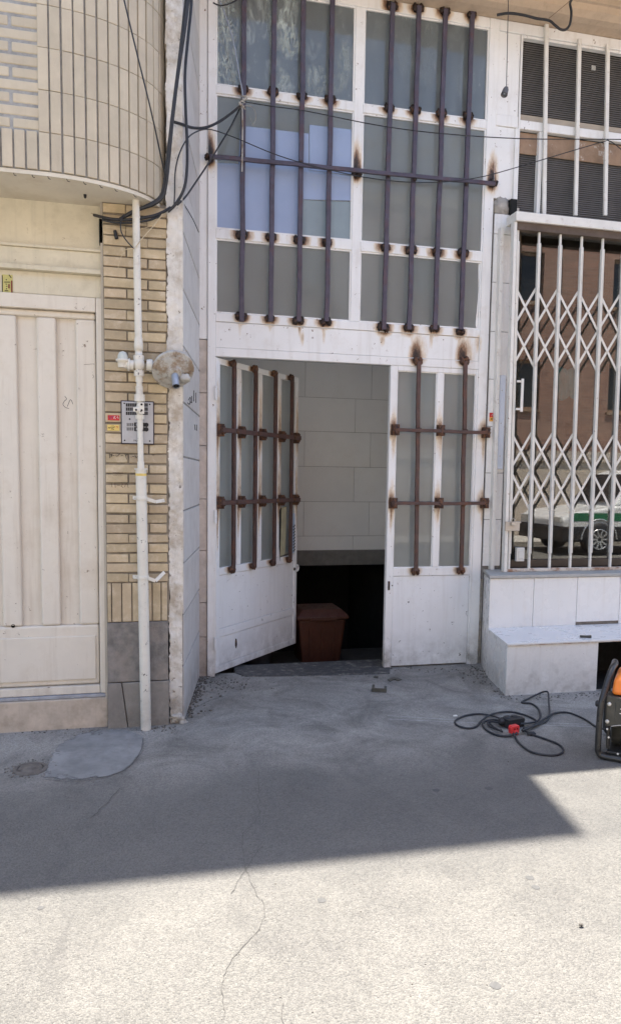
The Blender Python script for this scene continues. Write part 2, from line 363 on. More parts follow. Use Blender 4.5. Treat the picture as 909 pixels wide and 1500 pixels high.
def asphalt():
    m = M('worn_asphalt')
    big = m.noise(.55, 6, .62); mid = m.noise(3.2, 7, .68, None, .4)
    c = m.mix(m.rng(big, .35, .65), (.142,.137,.127), (.186,.178,.163))
    c = m.mix(m.rng(mid, .42, .72, 0, .6), c, (.225,.215,.195))
    c = m.mix(m.rng(m.noise(1.3, 7, .7, None, .8), .56, .72, 0, .35), c, (.105,.101,.098))
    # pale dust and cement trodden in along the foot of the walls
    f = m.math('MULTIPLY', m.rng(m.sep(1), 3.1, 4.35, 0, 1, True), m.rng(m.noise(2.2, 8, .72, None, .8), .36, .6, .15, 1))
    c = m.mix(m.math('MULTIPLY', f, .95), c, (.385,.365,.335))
    # aggregate
    vd = m.voro(150); vc = m.voro(150, out='Color')
    sx = m.n('ShaderNodeSeparateColor'); m.L(vc, sx.inputs[0])
    c = m.mix(1.0, c, m.mix(sx.outputs[0], (.80,.80,.80), (1.20,1.19,1.17)), 'MULTIPLY')
    # shade on the ground before the walls, painted in as darker asphalt colour
    shade_band = m.math('MULTIPLY', m.rng(m.sep(1), 2.45, 2.75, 0, 1, True), m.rng(m.math('ADD', m.sep(1), m.math('MULTIPLY', m.noise(1.1, 5), .9)), 4.35, 3.85, 0, 1, True))
    c = m.mix(m.math('MULTIPLY', shade_band, .26), c, (.09,.09,.091))
    st = m.rng(m.noise(1.9, 8, .74, m.mapped((1.6,.7,1)), 1.1), .54, .70, 0, .42)
    c = m.mix(st, c, (.10,.096,.092))
    pit = m.rng(m.noise(190, 3, .6), .58, .68, 0, .6)
    c = m.mix(pit, c, (.055,.052,.048))
    lite = m.rng(m.noise(180, 2, .5, m.mapped((1.3,1.1,1))), .62, .70, 0, .55)
    c = m.mix(lite, c, (.30,.285,.26))
    h = m.math('ADD', m.math('MULTIPLY', vd, -1.0), m.math('MULTIPLY', m.noise(120, 4, .7), 1.0))
    nb = m.bump(h, .8, .008); nb = m.bump(m.noise(7, 5), .25, .03, nb)
    return m.done(c, m.rng(mid, .3, .7, .8, .95), nb, 0, .3)
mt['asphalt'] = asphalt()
def patchmat():
    m = M('smooth_concrete_patch')
    c = m.mix(m.rng(m.noise(3, 7, .7), .35, .65), (.20,.198,.192), (.30,.295,.285)); c = m.mix(m.rng(m.noise(9, 8, .75), .46, .66, 0, .75), c, (.17,.168,.165))
    m.done(c, .85, m.bump(m.noise(60, 6, .7), .4, .004), 0, .3)
    a = m.n('ShaderNodeAttribute', attribute_name='soot').outputs['Fac']
    f = m.rng(m.math('ADD', a, m.math('MULTIPLY', m.math('SUBTRACT', m.noise(14, 8, .75), .5), 1.7)), .30, .70)
    tr = m.n('ShaderNodeBsdfTransparent'); mx = m.n('ShaderNodeMixShader'); m.L(f, mx.inputs[0]); m.L(m.b.outputs[0], mx.inputs[1]); m.L(tr.outputs[0], mx.inputs[2]); m.L(mx.outputs[0], m.out.inputs[0])
    return m.m
mt['patch'] = patchmat()

def redbrick():
    m = M('red_brown_brick'); br = m.n('ShaderNodeTexBrick')
    mp = m.n('ShaderNodeMapping'); mp.inputs['Rotation'].default_value = (PI/2,0,0); m.L(m.pos, mp.inputs[0]); m.L(mp.outputs[0], br.inputs[0])
    br.inputs['Scale'].default_value = 1; br.inputs['Brick Width'].default_value = .23; br.inputs['Row Height'].default_value = .075; br.inputs['Mortar Size'].default_value = .008
    br.inputs[1].default_value = (.36,.19,.135,1); br.inputs[2].default_value = (.25,.125,.09,1); br.inputs[3].default_value = (.30,.24,.20,1)
    c = m.mix(m.rng(m.noise(.8, 6), .4, .7, 0, .4), br.outputs[0], (.42,.30,.23))
    return m.done(c, .85, m.bump(br.outputs[1], -.3, .01))
mt['redbrick'] = redbrick()

# ------------------------------------------------------------------ world, sun, camera
w = bpy.data.worlds.new('World'); sc.world = w; w.use_nodes = True
EL = math.radians(74); SH = Vector((-.166, -.986, 0)).normalized()
sky = w.node_tree.nodes.new('ShaderNodeTexSky'); sky.sky_type = 'NISHITA'; sky.sun_disc = False
sky.sun_elevation = EL; sky.sun_rotation = math.atan2(-SH.x, -SH.y); sky.air_density = 1.0; sky.dust_density = 1.5; sky.ozone_density = .7
bg = w.node_tree.nodes['Background']; bg.inputs[1].default_value = .13; w.node_tree.links.new(sky.outputs[0], bg.inputs[0])
sl = bpy.data.lights.new('sun', 'SUN'); sl.energy = 5.0; sl.angle = math.radians(.55); sl.color = (1, .945, .86)
so = bpy.data.objects.new('sun', sl); COL.objects.link(so)
sd = Vector((SH.x*math.cos(EL), SH.y*math.cos(EL), -math.sin(EL))); so.rotation_euler = sd.to_track_quat('-Z', 'Y').to_euler(); so.location = (0, 12, 20)
cd = bpy.data.cameras.new('camera'); cam = bpy.data.objects.new('camera', cd); COL.objects.link(cam)
cr = Vector((_fx.x, _dy.x, -_dn.x)); cu = -Vector((_fx.y, _dy.y, -_dn.y)); cb = -Vector((_fx.z, _dy.z, -_dn.z))
mw = Matrix((cr, cu, cb)).transposed().to_4x4(); mw.translation = (0, 0, EYE); cam.matrix_world = mw
cd.sensor_fit = 'VERTICAL'; cd.sensor_height = 24; cd.lens = F/1500*24; cd.shift_y = (CY-750)/1500; cd.clip_end = 500; cd.clip_start = .05
sc.camera = cam
sc.view_settings.view_transform = 'Standard'; sc.view_settings.look = 'None'; sc.view_settings.exposure = 1.72; sc.view_settings.gamma = 1
sc.view_settings.use_curve_mapping = False
sc.cycles.max_bounces = 8; sc.cycles.diffuse_bounces = 5; sc.cycles.glossy_bounces = 4; sc.cycles.transparent_max_bounces = 12

D = 5.54      # plane of the steel entrance
# ------------------------------------------------------------------ ground
g = MB(); s_ = 70
xs = [-s_, .40, 3.0, s_]
# the ground sheet leaves the stair well behind the door open
g.add([(-s_,-s_,0),(s_,-s_,0),(s_,5.62,0),(-s_,5.62,0)], [(0,1,2,3)])
g.add([(-s_,5.62,0),(.42,5.62,0),(.42,s_,0),(-s_,s_,0)], [(0,1,2,3)])
g.add([(2.74,5.62,0),(s_,5.62,0),(s_,s_,0),(2.74,s_,0)], [(0,1,2,3)])
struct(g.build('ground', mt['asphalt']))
b = MB(); b.box(-40, 40, -7.4, -4.6, -.05, .006); struct(b.build('bounce_pavement', surf('pale_bounce_paving', (.46,.44,.40), .85, .12, 3, .3, 60)))  # pale paving added behind the camera to bounce light onto the facade
b = MB(); b.box(-40, 40, -4.599, -4.45, -.05, .10); struct(b.build('kerb', mt['concrete']))
# concrete patch
pp = [(60,1141),(66,1118),(78,1098),(100,1079),(140,1070),(185,1071),(207,1080),(209,1094),(203,1106),(190,1122),(168,1134),(140,1141),(108,1145),(80,1144)]
pl = [gnd(*p) for p in pp]; pl = smooth([*pl, pl[0]], 4)[:-1]
pl = [p + Vector((noise.noise(p*9)*.012, noise.noise(p*9+Vector((5,5,5)))*.012, 0)) for p in pl]
pl = [p + Vector((noise.noise(p*30)*.008, noise.noise(p*30+Vector((5,5,5)))*.008, 0)) for p in pl]
cc = sum(pl, Vector())/len(pl); b = MB(); n = len(pl)
rings = [[cc.lerp(p, t) + Vector((0,0,.0035)) for p in pl] for t in (.25,.6,.9,1.0)]
b.add([cc+Vector((0,0,.0035))]+[p for r in rings for p in r], [(0,1+k,1+(k+1)%n) for k in range(n)]+[(1+r*n+k,1+(r+1)*n+k,1+(r+1)*n+(k+1)%n,1+r*n+(k+1)%n) for r in range(3) for k in range(n)])
struct(b.build('concrete_patch', mt['patch'], soot=lambda p: 0))
o = bpy.context.scene.objects['concrete_patch']
o.data.attributes['soot'].data.foreach_set('value', [max(0, min(1, (1 if k > 3*n else .35 if k > 2*n else 0)*(1.0 if k == 0 or ([cc]+[p for r in rings for p in r])[k].x < cc.x+.02 else .15))) for k in range(len(o.data.vertices))])
def ribbon(name, pts, w0, mat, z=.003, jit=.012):
    P = smooth([gnd(*p) for p in pts], 10); vs = []; q = MB()
    for i, p in enumerate(P):
        t = (P[min(i+1,len(P)-1)] - P[max(i-1,0)]).normalized(); nrm = Vector((-t.y, t.x, 0))
        p = p + nrm*noise.noise(p*14)*jit + nrm*noise.noise(p*50)*jit*.5; ww = w0*(.35+.9*abs(noise.noise(p*21)))
        vs += [p+nrm*ww+Vector((0,0,z)), p-nrm*ww+Vector((0,0,z))]
    q.add(vs, [(2*i, 2*i+1, 2*i+3, 2*i+2) for i in range(len(P)-1)])
    return struct(q.build(name, mat))
ribbon('ground_crack', [(378,1130),(378,1195),(357,1222),(358,1262),(366,1292),(385,1325),(383,1352),(340,1410),(328,1440),(326,1490)], .0019, mt['crack'])
ribbon('ground_crack', [(383,1240),(366,1266),(350,1287),(338,1310)], .0022, mt['crack'])
ribbon('ground_crack', [(210,1082),(205,1104),(188,1126),(160,1138),(110,1146),(62,1143)], .0035, mt['crack'], .0056, .003)
ribbon('ground_crack', [(176,1155),(150,1183),(133,1200)], .0028, mt['crack'])
ribbon('ground_crack', [(413,1470),(415,1492),(420,1530)], .0024, mt['crack'])
ribbon('ground_crack', [(205,1070),(245,1062),(300,1030),(330,1020)], .003, mt['crack'])
for a, b_ in (((567,1049),(668,1055)), ((570,1054),(700,1060)), ((762,1058),(868,1062)), ((770,1062),(866,1065))):
    ribbon('painted_line', [a, ((a[0]+b_[0])/2, (a[1]+b_[1])/2), b_], .0036, mt['chalk'], .003, .003)
for px, py, r in ((775,1286,.016),(784,1300,.015),(725,1444,.017),(471,1319,.016),(715,1155,.02),(638,1158,.018),(60,1330,.012)):
    c = gnd(px, py); q = MB(); q.add([(c.x+r*(1+.25*noise.noise(Vector((k*.8,px,0))))*math.cos(k*PI/8), c.y+r*(1+.25*noise.noise(Vector((k*.8,px,0))))*math.sin(k*PI/8), .0012) for k in range(16)], [tuple(range(16))])
    struct(q.build('ground_stain', mt['spot']))
# loose grit at the foot of the walls
q = MB()
def grit(px, py, n, sp, r0, r1):
    for _ in range(n):
        c = gnd(px + R.gauss(0, sp[0]), py + R.gauss(0, sp[1])); r = R.uniform(r0, r1)
        q.lump((c.x, c.y, r*.4), r, r*R.uniform(.6,1), r*.6, 1, .5, 2, R.random()*50)
for i in range(26):
    t = i/25; grit(268+t*30, 1050-t*62, 14, (6,5), .003, .009)
grit(345,1003,60,(28,8),.002,.006); grit(460,992,50,(70,4),.002,.005); grit(640,981,70,(45,3),.002,.007); grit(712,990,45,(10,8),.003,.008); grit(800,1021,60,(45,4),.002,.006); grit(235,1068,40,(16,4),.002,.006)
grit(560,1010,14,(30,12),.002,.004); grit(80,1072,70,(60,3),.002,.006); grit(850,1017,60,(40,3),.002,.006); grit(735,1012,40,(10,6),.002,.007); grit(290,1010,90,(12,16),.003,.010); grit(700,985,60,(12,6),.003,.009); grit(330,1000,60,(20,6),.003,.008); grit(500,1100,90,(230,70),.0015,.004); grit(450,1380,60,(260,70),.001,.0028)
tag(q.build('gravel_debris', mt['debris']), 'dark grit and crumbs gathered along the foot of the walls', 'debris', kind='stuff')
# drain cap
c = gnd(45,1127); t = thing('drain_cap', (c.x,c.y,0), 'small round rusty iron drain cap set in the ground beside the concrete patch', 'drain cap')
b = MB(); b.lathe((c.x,c.y,0), (0,0,1), [(-.02,.085),(.006,.085),(.010,.078),(.010,.066),(.004,.064),(-.02,.064)], 24); b.build('ring', mt['iron'], t)
b = MB(); b.lathe((c.x,c.y,0), (0,0,1), [(-.02,.060),(.006,.060),(.009,.055),(.009,.03),(.012,.028),(.013,0)], 24)
for k in range(4): b.box(c.x-.045+.03*k-.004, c.x-.045+.03*k+.004, c.y-.03, c.y+.03, .008, .0115)
b.build('lid', mt['iron'], t)
q = MB()
for _ in range(60):
    a = R.uniform(0, 2*PI); rr = R.uniform(.08, .13); r = R.uniform(.002,.006); q.lump((c.x+rr*math.cos(a), c.y+rr*math.sin(a), r*.4), r, r, r*.6, 1, .5, 2, R.random()*50)
q.build('grit', mt['debris'], t)

# ------------------------------------------------------------------ left brick building
LB = thing('brick_building', (-.6, 4.6, 0), 'buff brick building with a rounded balcony above the cream garage gate', 'building')
PYF = 4.5
b = MB(); b.box(-8, -.152, 4.68, 9, 0, 3.03); b.box(-8, .20, 4.60, 9, 3.03, 5.9); b.box(-.152, .20, 4.53, 5.6, 0, 3.03)
b.box(-8, -1.72, 4.55, 4.68, 0, 3.03)
b.build('wall', mt['roof'], LB)
# pier
pr = MB(); pr.box(-.138, .222, PYF+.012, 4.53, .62, 3.03); pier = pr.build('brick_pier', mt['mortar'], LB)
b = MB(); z = .872; k = 0
while z < 2.995:
    jn = [-.136, .105, .216] if k % 2 else [-.136, -.012, .216]
    for a, c in zip(jn, jn[1:]):
        e = R.uniform(-.003, .003); lo = R.uniform(.003,.006)
        b.obox(((a+c)/2 + R.uniform(-.001,.001), PYF+.012+e, z+.0255+R.uniform(-.0015,.0015)), Vector(((c-a)/2-.0012-(.006 if c>.2 and R.random()<.5 else 0),0,R.uniform(-.0015,.0015))), Vector((0,.013,0)), Vector((0,0,.0285-lo)))
    z += .058; k += 1
b.build('brick', mt['brick'], pier, bevel=.003)
b = MB(); x = -.136
for wd in (.026,.058,.058,.058,.058,.052,.038):
    b.box(x+.003, x+wd-.003, PYF-.002, 4.53, .638, .866); x += wd
b.build('soldier_course', mt['brick'], pier, bevel=.003)
b = MB(); b.box(-.137, .214, PYF-.008, 4.53, .277, .633); b.build('stone_base', mt['greystone'], pier, bevel=.004)
b = MB(); b.prism([(-.139,-.05),(-.02,-.05),(-.045,.16),(-.06,.272),(-.139,.272)], PYF-.012, 4.53); b.prism([(-.015,-.05),(.218,-.05),(.218,.272),(-.055,.272),(-.04,.16)], PYF-.011, 4.53)
b.build('stone_base', surf('light_grey_stone', (.27,.25,.225), .85, .2, 16, .8, 70, dirt=(.15,.13,.12), dirt_amt=.6, dirt_scale=8, foot=.9), pier, bevel=.004)
# marker writing on bricks (digits written by hand, seen in the photo)
def strokes(name, polys, fn, r, mat, parent, n=5):
    q = MB()
    for p in polys:
        P = [fn(*v) for v in p]
        if len(P) == 1: q.lump(P[0], r*1.5, r*.6, r*1.5, 1, .1)
        else: q.tube(smooth(P, 3) if len(P) > 2 else P, r, n)
    return q.build(name, mat, parent)
z8 = lambda x, y: at(145 + x*110/909, 570 + y*130/1074, PYF-.0035)
strokes('handwriting', [[(128,775),(132,835)],[(140,800),(152,785),(162,800),(150,806)],[(158,790),(150,822)],[(168,802),(190,806)],[(206,800),(222,812),(258,778)],[(265,806),(296,804)],
    [(315,790),(330,800),(345,785),(360,800)],[(325,800),(335,850)],[(366,822)],[(392,822)],[(405,815),(430,812)],[(436,800),(455,830),(480,795)],[(640,798),(675,797)]], z8, .0014, mt['ink'], pier)
z3 = lambda x, y: at(x/2.84, 580 + y/2.84, PYF-.0035)
strokes('handwriting', [[(464,362),(467,380)],[(478,360),(480,382)],[(487,372),(500,372)],[(505,360),(512,368),(504,374),(514,382)],[(518,380),(527,362),(534,382)]], z3, .001, mt['brownink'], pier)
strokes('handwriting', [[(470,318+6*i),(478+3*i,319+6*i),(486,317+6*i),(500,320+6*i),(512,318+6*i)] for i in range(3)], z3, .0007, mt['brownink'], pier)
# plaster edge beside the pier : rough column
def rough_strip(xf0, xf1, yf, z0, z1, nx, nz, amp, mat, name, parent, seed=0, yb=4.62):
    q = MB(); vs = []
    for j in range(nz+1):
        z = z0+(z1-z0)*j/nz
        x0, x1 = xf0(z), xf1(z)
        for i in range(nx+1):
            t = i/nx; x = x0+(x1-x0)*t; p = Vector((x*9, z*9, seed))
            edge = 1 if 0 < i < nx else .0
            y = yf(x, z) + amp*noise.fractal(p, .6, 2, 5)*(.4+.6*edge)
            if i == 0: x += .010*noise.noise(Vector((z*7, seed, 3)))+.010*max(-.2,noise.noise(Vector((z*38, seed, 3))))+.006*noise.noise(Vector((z*110, seed, 3)))
            vs.append((x, y, z))
    n = nx+1
    fs = [(j*n+i, j*n+i+1, (j+1)*n+i+1, (j+1)*n+i) for j in range(nz) for i in range(nx)]
    q.add(vs, fs, True)
    side = [vs[j*n] for j in range(nz+1)] + [(vs[j*n][0], yb, vs[j*n][2]) for j in range(nz+1)]
    m = nz+1; q.add(side, [(j, j+1, m+j+1, m+j) for j in range(nz)])
    return q.build(name, mat, parent)
P0X = at(267.5,700,4.545).x
rough_strip(lambda z: .222 if z < 2.1 else .214, lambda z: P0X + (.0 if z > .7 else -.006), lambda x, z: 4.512 + (-.022 if z > 2.12+.03*noise.noise(Vector((x*40,0,0))) else 0), -.03, 5.1, 14, 520, .008, mt['plaster'], 'plaster_edge', LB)
# rubble foot under the plaster
b = MB()
for _ in range(26):
    b.lump((R.uniform(.22,.31), R.uniform(4.49,4.60), R.uniform(.0,.05)), R.uniform(.012,.03), R.uniform(.012,.03), R.uniform(.01,.025), 1, .5, 2, R.random()*40)
b.build('rubble_foot', mt['concrete'], LB)
# splayed side wall of stone slabs
P0 = Vector((at(267.5,700,4.545).x, 4.545, 0)); P1 = Vector((at(291,700,5.57).x, 5.57, 0)); JX = P1.x+.004; dv = (P1-P0); nv = Vector((dv.y, -dv.x, 0)).normalized()
b = MB(); b.plan([(P0.x, P0.y),(P1.x, P1.y),(.25, 5.57),(.22, 4.6)], -.05, 5.12); sw = b.build('side_wall', mt['darkmortar'], LB)
b = MB(); jz = [-.03,.345,.66,.975,1.29,1.61,1.93,2.255,2.58,2.9,3.22,3.54,3.86,4.18,4.5,4.82,5.11]
for a, c in zip(jz, jz[1:]):
    mid = P0 + dv*.5; b.obox((mid.x, mid.y, (a+c)/2), dv*.5, nv*(.006+R.uniform(-.001,.002)), Vector((0,0,(c-a)/2-.005)))
b.build('stone_slab', mt['sidewall'], sw, bevel=.003)
def sw_at(px, py):
    r = ray(px, py); o = P0 + nv*.010; t = (o - Vector((0,0,0))).dot(nv) / Vector((r.x, r.y, 0)).dot(nv)
    return Vector((r.x*t, r.y*t, EYE + r.z*t))
strokes('handwriting', [[(284,572),(284,588)],[(287,575),(287,590)],[(281,580),(281,590),(279,588)],[(276,586),(279,582),(278,592),(275,590)],[(285,622),(286,630)],[(288,622),(288,631)]], sw_at, .0022, mt['ink'], sw)
# narrow stone jamb between the side wall and the steel frame
b = MB(); zz = [-.02,.30,.56,.95,1.33,1.72,2.10,2.48]
for a, c in zip(zz, zz[1:]): b.box(JX, .549, D+.02+R.uniform(-.002,.002), 5.60, a+.002, c-.002)
b.build('jamb_stone', mt['trim'], LB, bevel=.003)
b = MB(); b.gbox(JX, .549, 2.483, 5.1, D+.016, 5.60, .05); b.build('jamb_board', mt['white'], LB)
# garage surround
def gz(y, x=75): return Za(x, y, 4.6)
b = MB(); b.box(-1.72, -.152, 4.590, 4.68, 2.7725, 3.028); b.box(-1.72, -.152, 4.570, 4.68, 2.655, 2.755); b.box(-1.72, -.152, 4.580, 4.68, 2.506, 2.628)
b.box(-1.72, -.150, 4.556, 4.68, 2.7555, 2.772); b.box(-1.72, -.150, 4.538, 4.68, 2.6285, 2.6545)
b.build('lintel', mt['creamwall'], LB, bevel=.004)
b = MB(); b.box(-1.72, -.139, 4.528, 4.68, -.05, .178)
b.build('stone_sill', mt['marble'], LB, bevel=.005)
b = MB(); b.box(-1.72, -.142, 4.545, 4.68, .180, .196); b.build('sill_strip', surf('grey_blue_metal_strip', (.34,.35,.38), .5, .2, 16, .2, 60, dirt=(.16,.14,.12), dirt_amt=.6, dirt_scale=14), LB, bevel=.002)
b = MB(); b.box(-.158, -.140, 4.53, 4.60, 2.80, 2.93); b.build('dark_gap', mt['blackgap'], LB)
# balcony : bricks laid upright round the curve
BX, BY, BA, BB, ZB = -.44, 4.64, .65, .44, 3.028
def arc(s):
    if s < 0: return Vector((BX + s, BY-BB, 0)), Vector((1,0,0))
    # march round the ellipse
    i = min(int(s/.002), len(ARC)-2); return ARC[i]
ARC = []; th = 0.0
while th < 1.62:
    ds = .002; p = Vector((BX+BA*math.sin(th), BY-BB*math.cos(th), 0)); tg = Vector((BA*math.cos(th), BB*math.sin(th), 0)); ARC.append((p, tg.normalized())); th += ds/tg.length
ARC.append(ARC[-1])
poly = [(-1.9, BY-BB+.009), (BX, BY-BB+.009)] + [(p.x - t.y*.009, p.y + t.x*.009) for p, t in ARC[::12]] + [(.18, 4.80), (-1.9, 4.80)]
b = MB(); b.plan(poly, ZB+.012, 4.34); bal = b.build('balcony', mt['darkmortar'], LB)
poly2 = [(-1.9, BY-BB+.004), (BX, BY-BB+.004)] + [(p.x - t.y*.004, p.y + t.x*.004) for p, t in ARC[::12]] + [(.20, 4.80), (-1.9, 4.80)]
b = MB(); b.plan(poly2, ZB-.012, ZB+.008); b.build('soffit', mt['soffit'], bal)
b = MB(); rows = [3.040,3.226,3.430,3.634,3.838,4.042,4.246,4.36]; s = -.0; pitch = .0592
n0 = -14
for k in range(n0, 17):
    sm_ = k*pitch + .03
    if sm_ > len(ARC)*.002: break
    p, t = arc(sm_); nn = Vector((t.y, -t.x, 0))
    for r0, r1 in zip(rows, rows[1:]):
        if sm_ < .0 and r0 > 3.2: continue
        e = R.uniform(-.0012,.0012)
        b.obox((p.x + nn.x*(e-.008), p.y + nn.y*(e-.008), (r0+r1)/2), t*(pitch/2-.0046), nn*.012, Vector((0,0,(r1-r0)/2-.0012)))
b.build('soldier_brick', mt['buff'], bal, bevel=.0025)
b = MB(); z = 3.230; k = 0
while z < 4.34:
    edges = [-1.9,-1.62,-1.38,-1.1,-.86,-.58,-.415] if k % 2 else [-1.9,-1.5,-1.24,-.98,-.72,-.565,-.413]
    if k % 2: edges = [-1.9,-1.45,-.95,-.413]
    for a, c in zip(edges, edges[1:]):
        b.box(a+.007, c-.007 if c < -.42 else c, BY-BB+.004+R.uniform(0,.002), BY-BB+.03, z+.0065, z+.0605-.0065)
    z += .0605; k += 1
b.build('stretcher_brick', mt['buff'], bal, bevel=.007, seg=3)
for px, py in ((20,249),(47,252),(70,255),(97,258),(121,261),(145,264),(168,270),(200,284)):
    q = at(px, py+2, BY-BB+.02); 
    s0 = max(0, (q.x-BX)); p, t = arc(s0*1.03) if q.x > BX else (Vector((q.x, BY-BB, 0)), Vector((1,0,0)))
    b = MB(); b.tube([(p.x, p.y+.012, ZB-.008), (p.x+.006, p.y+.004, ZB-.024), (p.x+.016, p.y, ZB-.028)], .0018, 5); b.build('wire_stub', mt['ink'], bal)
b = MB(); c = at(125, 294, 4.42); b.lathe((c.x, 4.42, ZB-.012), (0,0,-1), [(0,.009),(.012,.008),(.02,.003)], 10); b.build('drip_nozzle', mt['ink'], bal)

# ------------------------------------------------------------------ garage gate
GG = thing('garage_gate', (-.8, 4.62, .2), 'cream painted steel garage gate with vertical flutes under the balcony', 'gate')
b = MB(); b.box(-.182, -.141, 4.560, 4.68, .198, 2.502); b.box(-1.72, -.184, 4.562, 4.68, 2.424, 2.502); b.box(-1.72, -.184, 4.566, 4.68, .198, .246)
b.build('frame', mt['cream'], GG, bevel=.004)
# fluted leaf : profile in plan, swept between the flute ends
gx0, gx1, yf, yr = -1.72, -.186, 4.590, 4.624
fl = [(-.616-.213*i, -.509-.213*i) for i in range(-1, 5)]; fl = [(a, c) for a, c in fl if a > -1.7 and c < -.25]
fl = sorted(fl); b = MB()
b.box(gx0, gx1, yr, 4.66, .248, 2.422)
edges = [gx0] + [v for p in fl for v in p] + [gx1]
for a, c in zip(edges[0::2], edges[1::2]): b.box(a, c, yf, yr-.0005, .61, 2.385)
b.box(gx0, gx1, yf, yr-.0005, 2.386, 2.422); b.box(gx0, gx1, yf, yr-.0005, .249, .609)
b.build('leaf_panel', mt['cream'], GG, bevel=.013, seg=3)
b = MB(); b.box(gx0, -.205, 4.578, yf-.0005, .280, .545); b.build('kick_panel', mt['cream'], GG, bevel=.006)
z2 = lambda x, y: at(x/2.84, 290 + y/2.84, yr-.001)
z2f = lambda x, y: at(x/2.84, 290 + y/2.84, yf-.001)
strokes('handwriting', [[(270,825),(278,836),(268,846),(263,860),(275,872),(288,876)],[(281,868),(294,838),(304,858)]], z2, .0012, mt['ink'], GG)
strokes('scratch', [[(385,735),(390,742),(386,750)],[(350,693),(392,690)],[(241,795)],[(392,692)]], z2f, .0009, mt['brownink'], GG)
b = MB(); c = at(19.5, 917, yf); b.lathe((c.x, yf+.002, c.z), (0,-1,0), [(0,.011),(.004,.011),(.004,.008),(0,.0075)], 14); b.build('lock_hole', mt['blackgap'], GG)
c = at(11, 416, 4.575)
t = tag(MB().box(at(3,402,4.573).x, at(18.5,402,4.573).x, 4.5765, 4.5795, at(10,431,4.573).z, at(10,402,4.573).z).build('sticker', mt['olive']), 'yellow paper sticker with dark Persian script on the lintel above the garage gate', 'sticker')
zs_ = lambda x, y: at(x*60/909, 390 + y*60/909, 4.5755)
strokes('lettering', [[(145,300)],[(100,352),(225,352)],[(130,395),(160,400)],[(140,440),(165,450)],[(150,500)],[(110,540),(190,545)],[(120,590),(130,580)],[(180,590)],[(55,200),(60,600)],[(205,190),(255,260)]], zs_, .0022, mt['ink'], t)
strokes('lettering', [[(265,320),(265,420),(268,600)],[(205,400),(205,490)]], zs_, .004, surf('dark_red_ink', (.22,.05,.04), .7, .1, 30, 0, 90), t)

# ------------------------------------------------------------------ gas pipe on the pier
GP = thing('gas_pipe', (.085, 4.43, 0), 'cream painted gas pipe running up the brick pier', 'pipe')
def gp(px, py, Y=4.435): return at(px, py, Y)
PX = lambda py: 199.5 + (py-320)*(14.5/750)
def pt(py): return gp(PX(py), py)
b = MB(); b.tube([pt(262), pt(400), pt(560)], .0205, 14); b.build('upper_pipe', mt['pipe'], GP)
each('coupling', [lambda q: q.tube([pt(317), pt(318.5)], .0235, 14), lambda q: q.tube([pt(495), pt(505), pt(513), pt(513.2), pt(520), pt(520.2), pt(526)], [.0225,.0255,.0255,.021,.021,.024,.024], 14)], mt['pipe'], GP)
b = MB(); b.lump(pt(533), .032, .034, .042, 2, .05); b.tube([pt(521), pt(527)], .030, 8, False); b.tube([pt(543), pt(551)], .029, 8, False); b.lathe(gp(220,535), (1,0,-.03), [(-.02,.03),(0,.034),(.012,.034),(.014,.024),(.05,.024)], 12)
c = gp(196, 535); b.lathe(c, (-1,0,.05), [(0,.028),(.02,.028),(.022,.036),(.03,.036),(.034,.024),(.05,.022)], 12); b.build('valve_body', mt['pipe'], GP, bevel=.002)
c = gp(180, 533); b = MB(); b.lathe((c.x, c.y, c.z-.02), (0,0,1), [(0,.026),(.03,.028),(.034,.038),(.044,.038),(.046,.03)], 16); b.tube([(c.x,c.y,c.z),(c.x+.05,c.y,c.z)], .022, 10); b.build('elbow', mt['pipe'], GP)
b = MB(); b.lathe((c.x, c.y, c.z+.026), (0,0,1), [(0,.029),(.022,.027),(.038,.018),(.044,.004)], 16); b.build('cap', mt['capplastic'], GP)
b = MB(); b.tube([pt(551), pt(640), pt(690)], .0165, 12); b.build('middle_pipe', mt['pipe'], GP)
b = MB(); b.tube([pt(566), pt(578)], .0205, 12); b.tube([pt(578), pt(588)], .030, 8, False); b.lump(pt(600), .024, .03, .036, 2, .06); b.tube([pt(608), pt(614)], .026, 8, False); b.tube([pt(676), pt(686)], .0195, 12)
b.obox(gp(207.5, 598, 4.40), Vector((.015,0,0)), Vector((0,.006,0)), Vector((0,0,.032))); b.obox(gp(201, 600, 4.398), Vector((.022,0,0)), Vector((0,.005,0)), Vector((0,0,.012)))
b.build('shutoff_valve', mt['pipe'], GP, bevel=.003)
each('bolt', [lambda q, a=a: q.lathe(gp(a[0], a[1], 4.394), (0,-1,0), [(0,.006),(.004,.006),(.005,.003)], 10) for a in ((207.5,592.5),(199.5,600.5),(207.5,601))], mt['ink'], GP)
b = MB(); b.tube([pt(686), pt(688)], .037, 16); b.tube([pt(688), pt(850), pt(1078)], .0305, 16); b.build('lower_pipe', mt['pipe'], GP)
b = MB(); c = pt(692); b.lathe((c.x, c.y, c.z-.02), (0,0,1), [(0,.0312),(.014,.0312)], 16); b.build('tag', mt['stickyel'], GP)
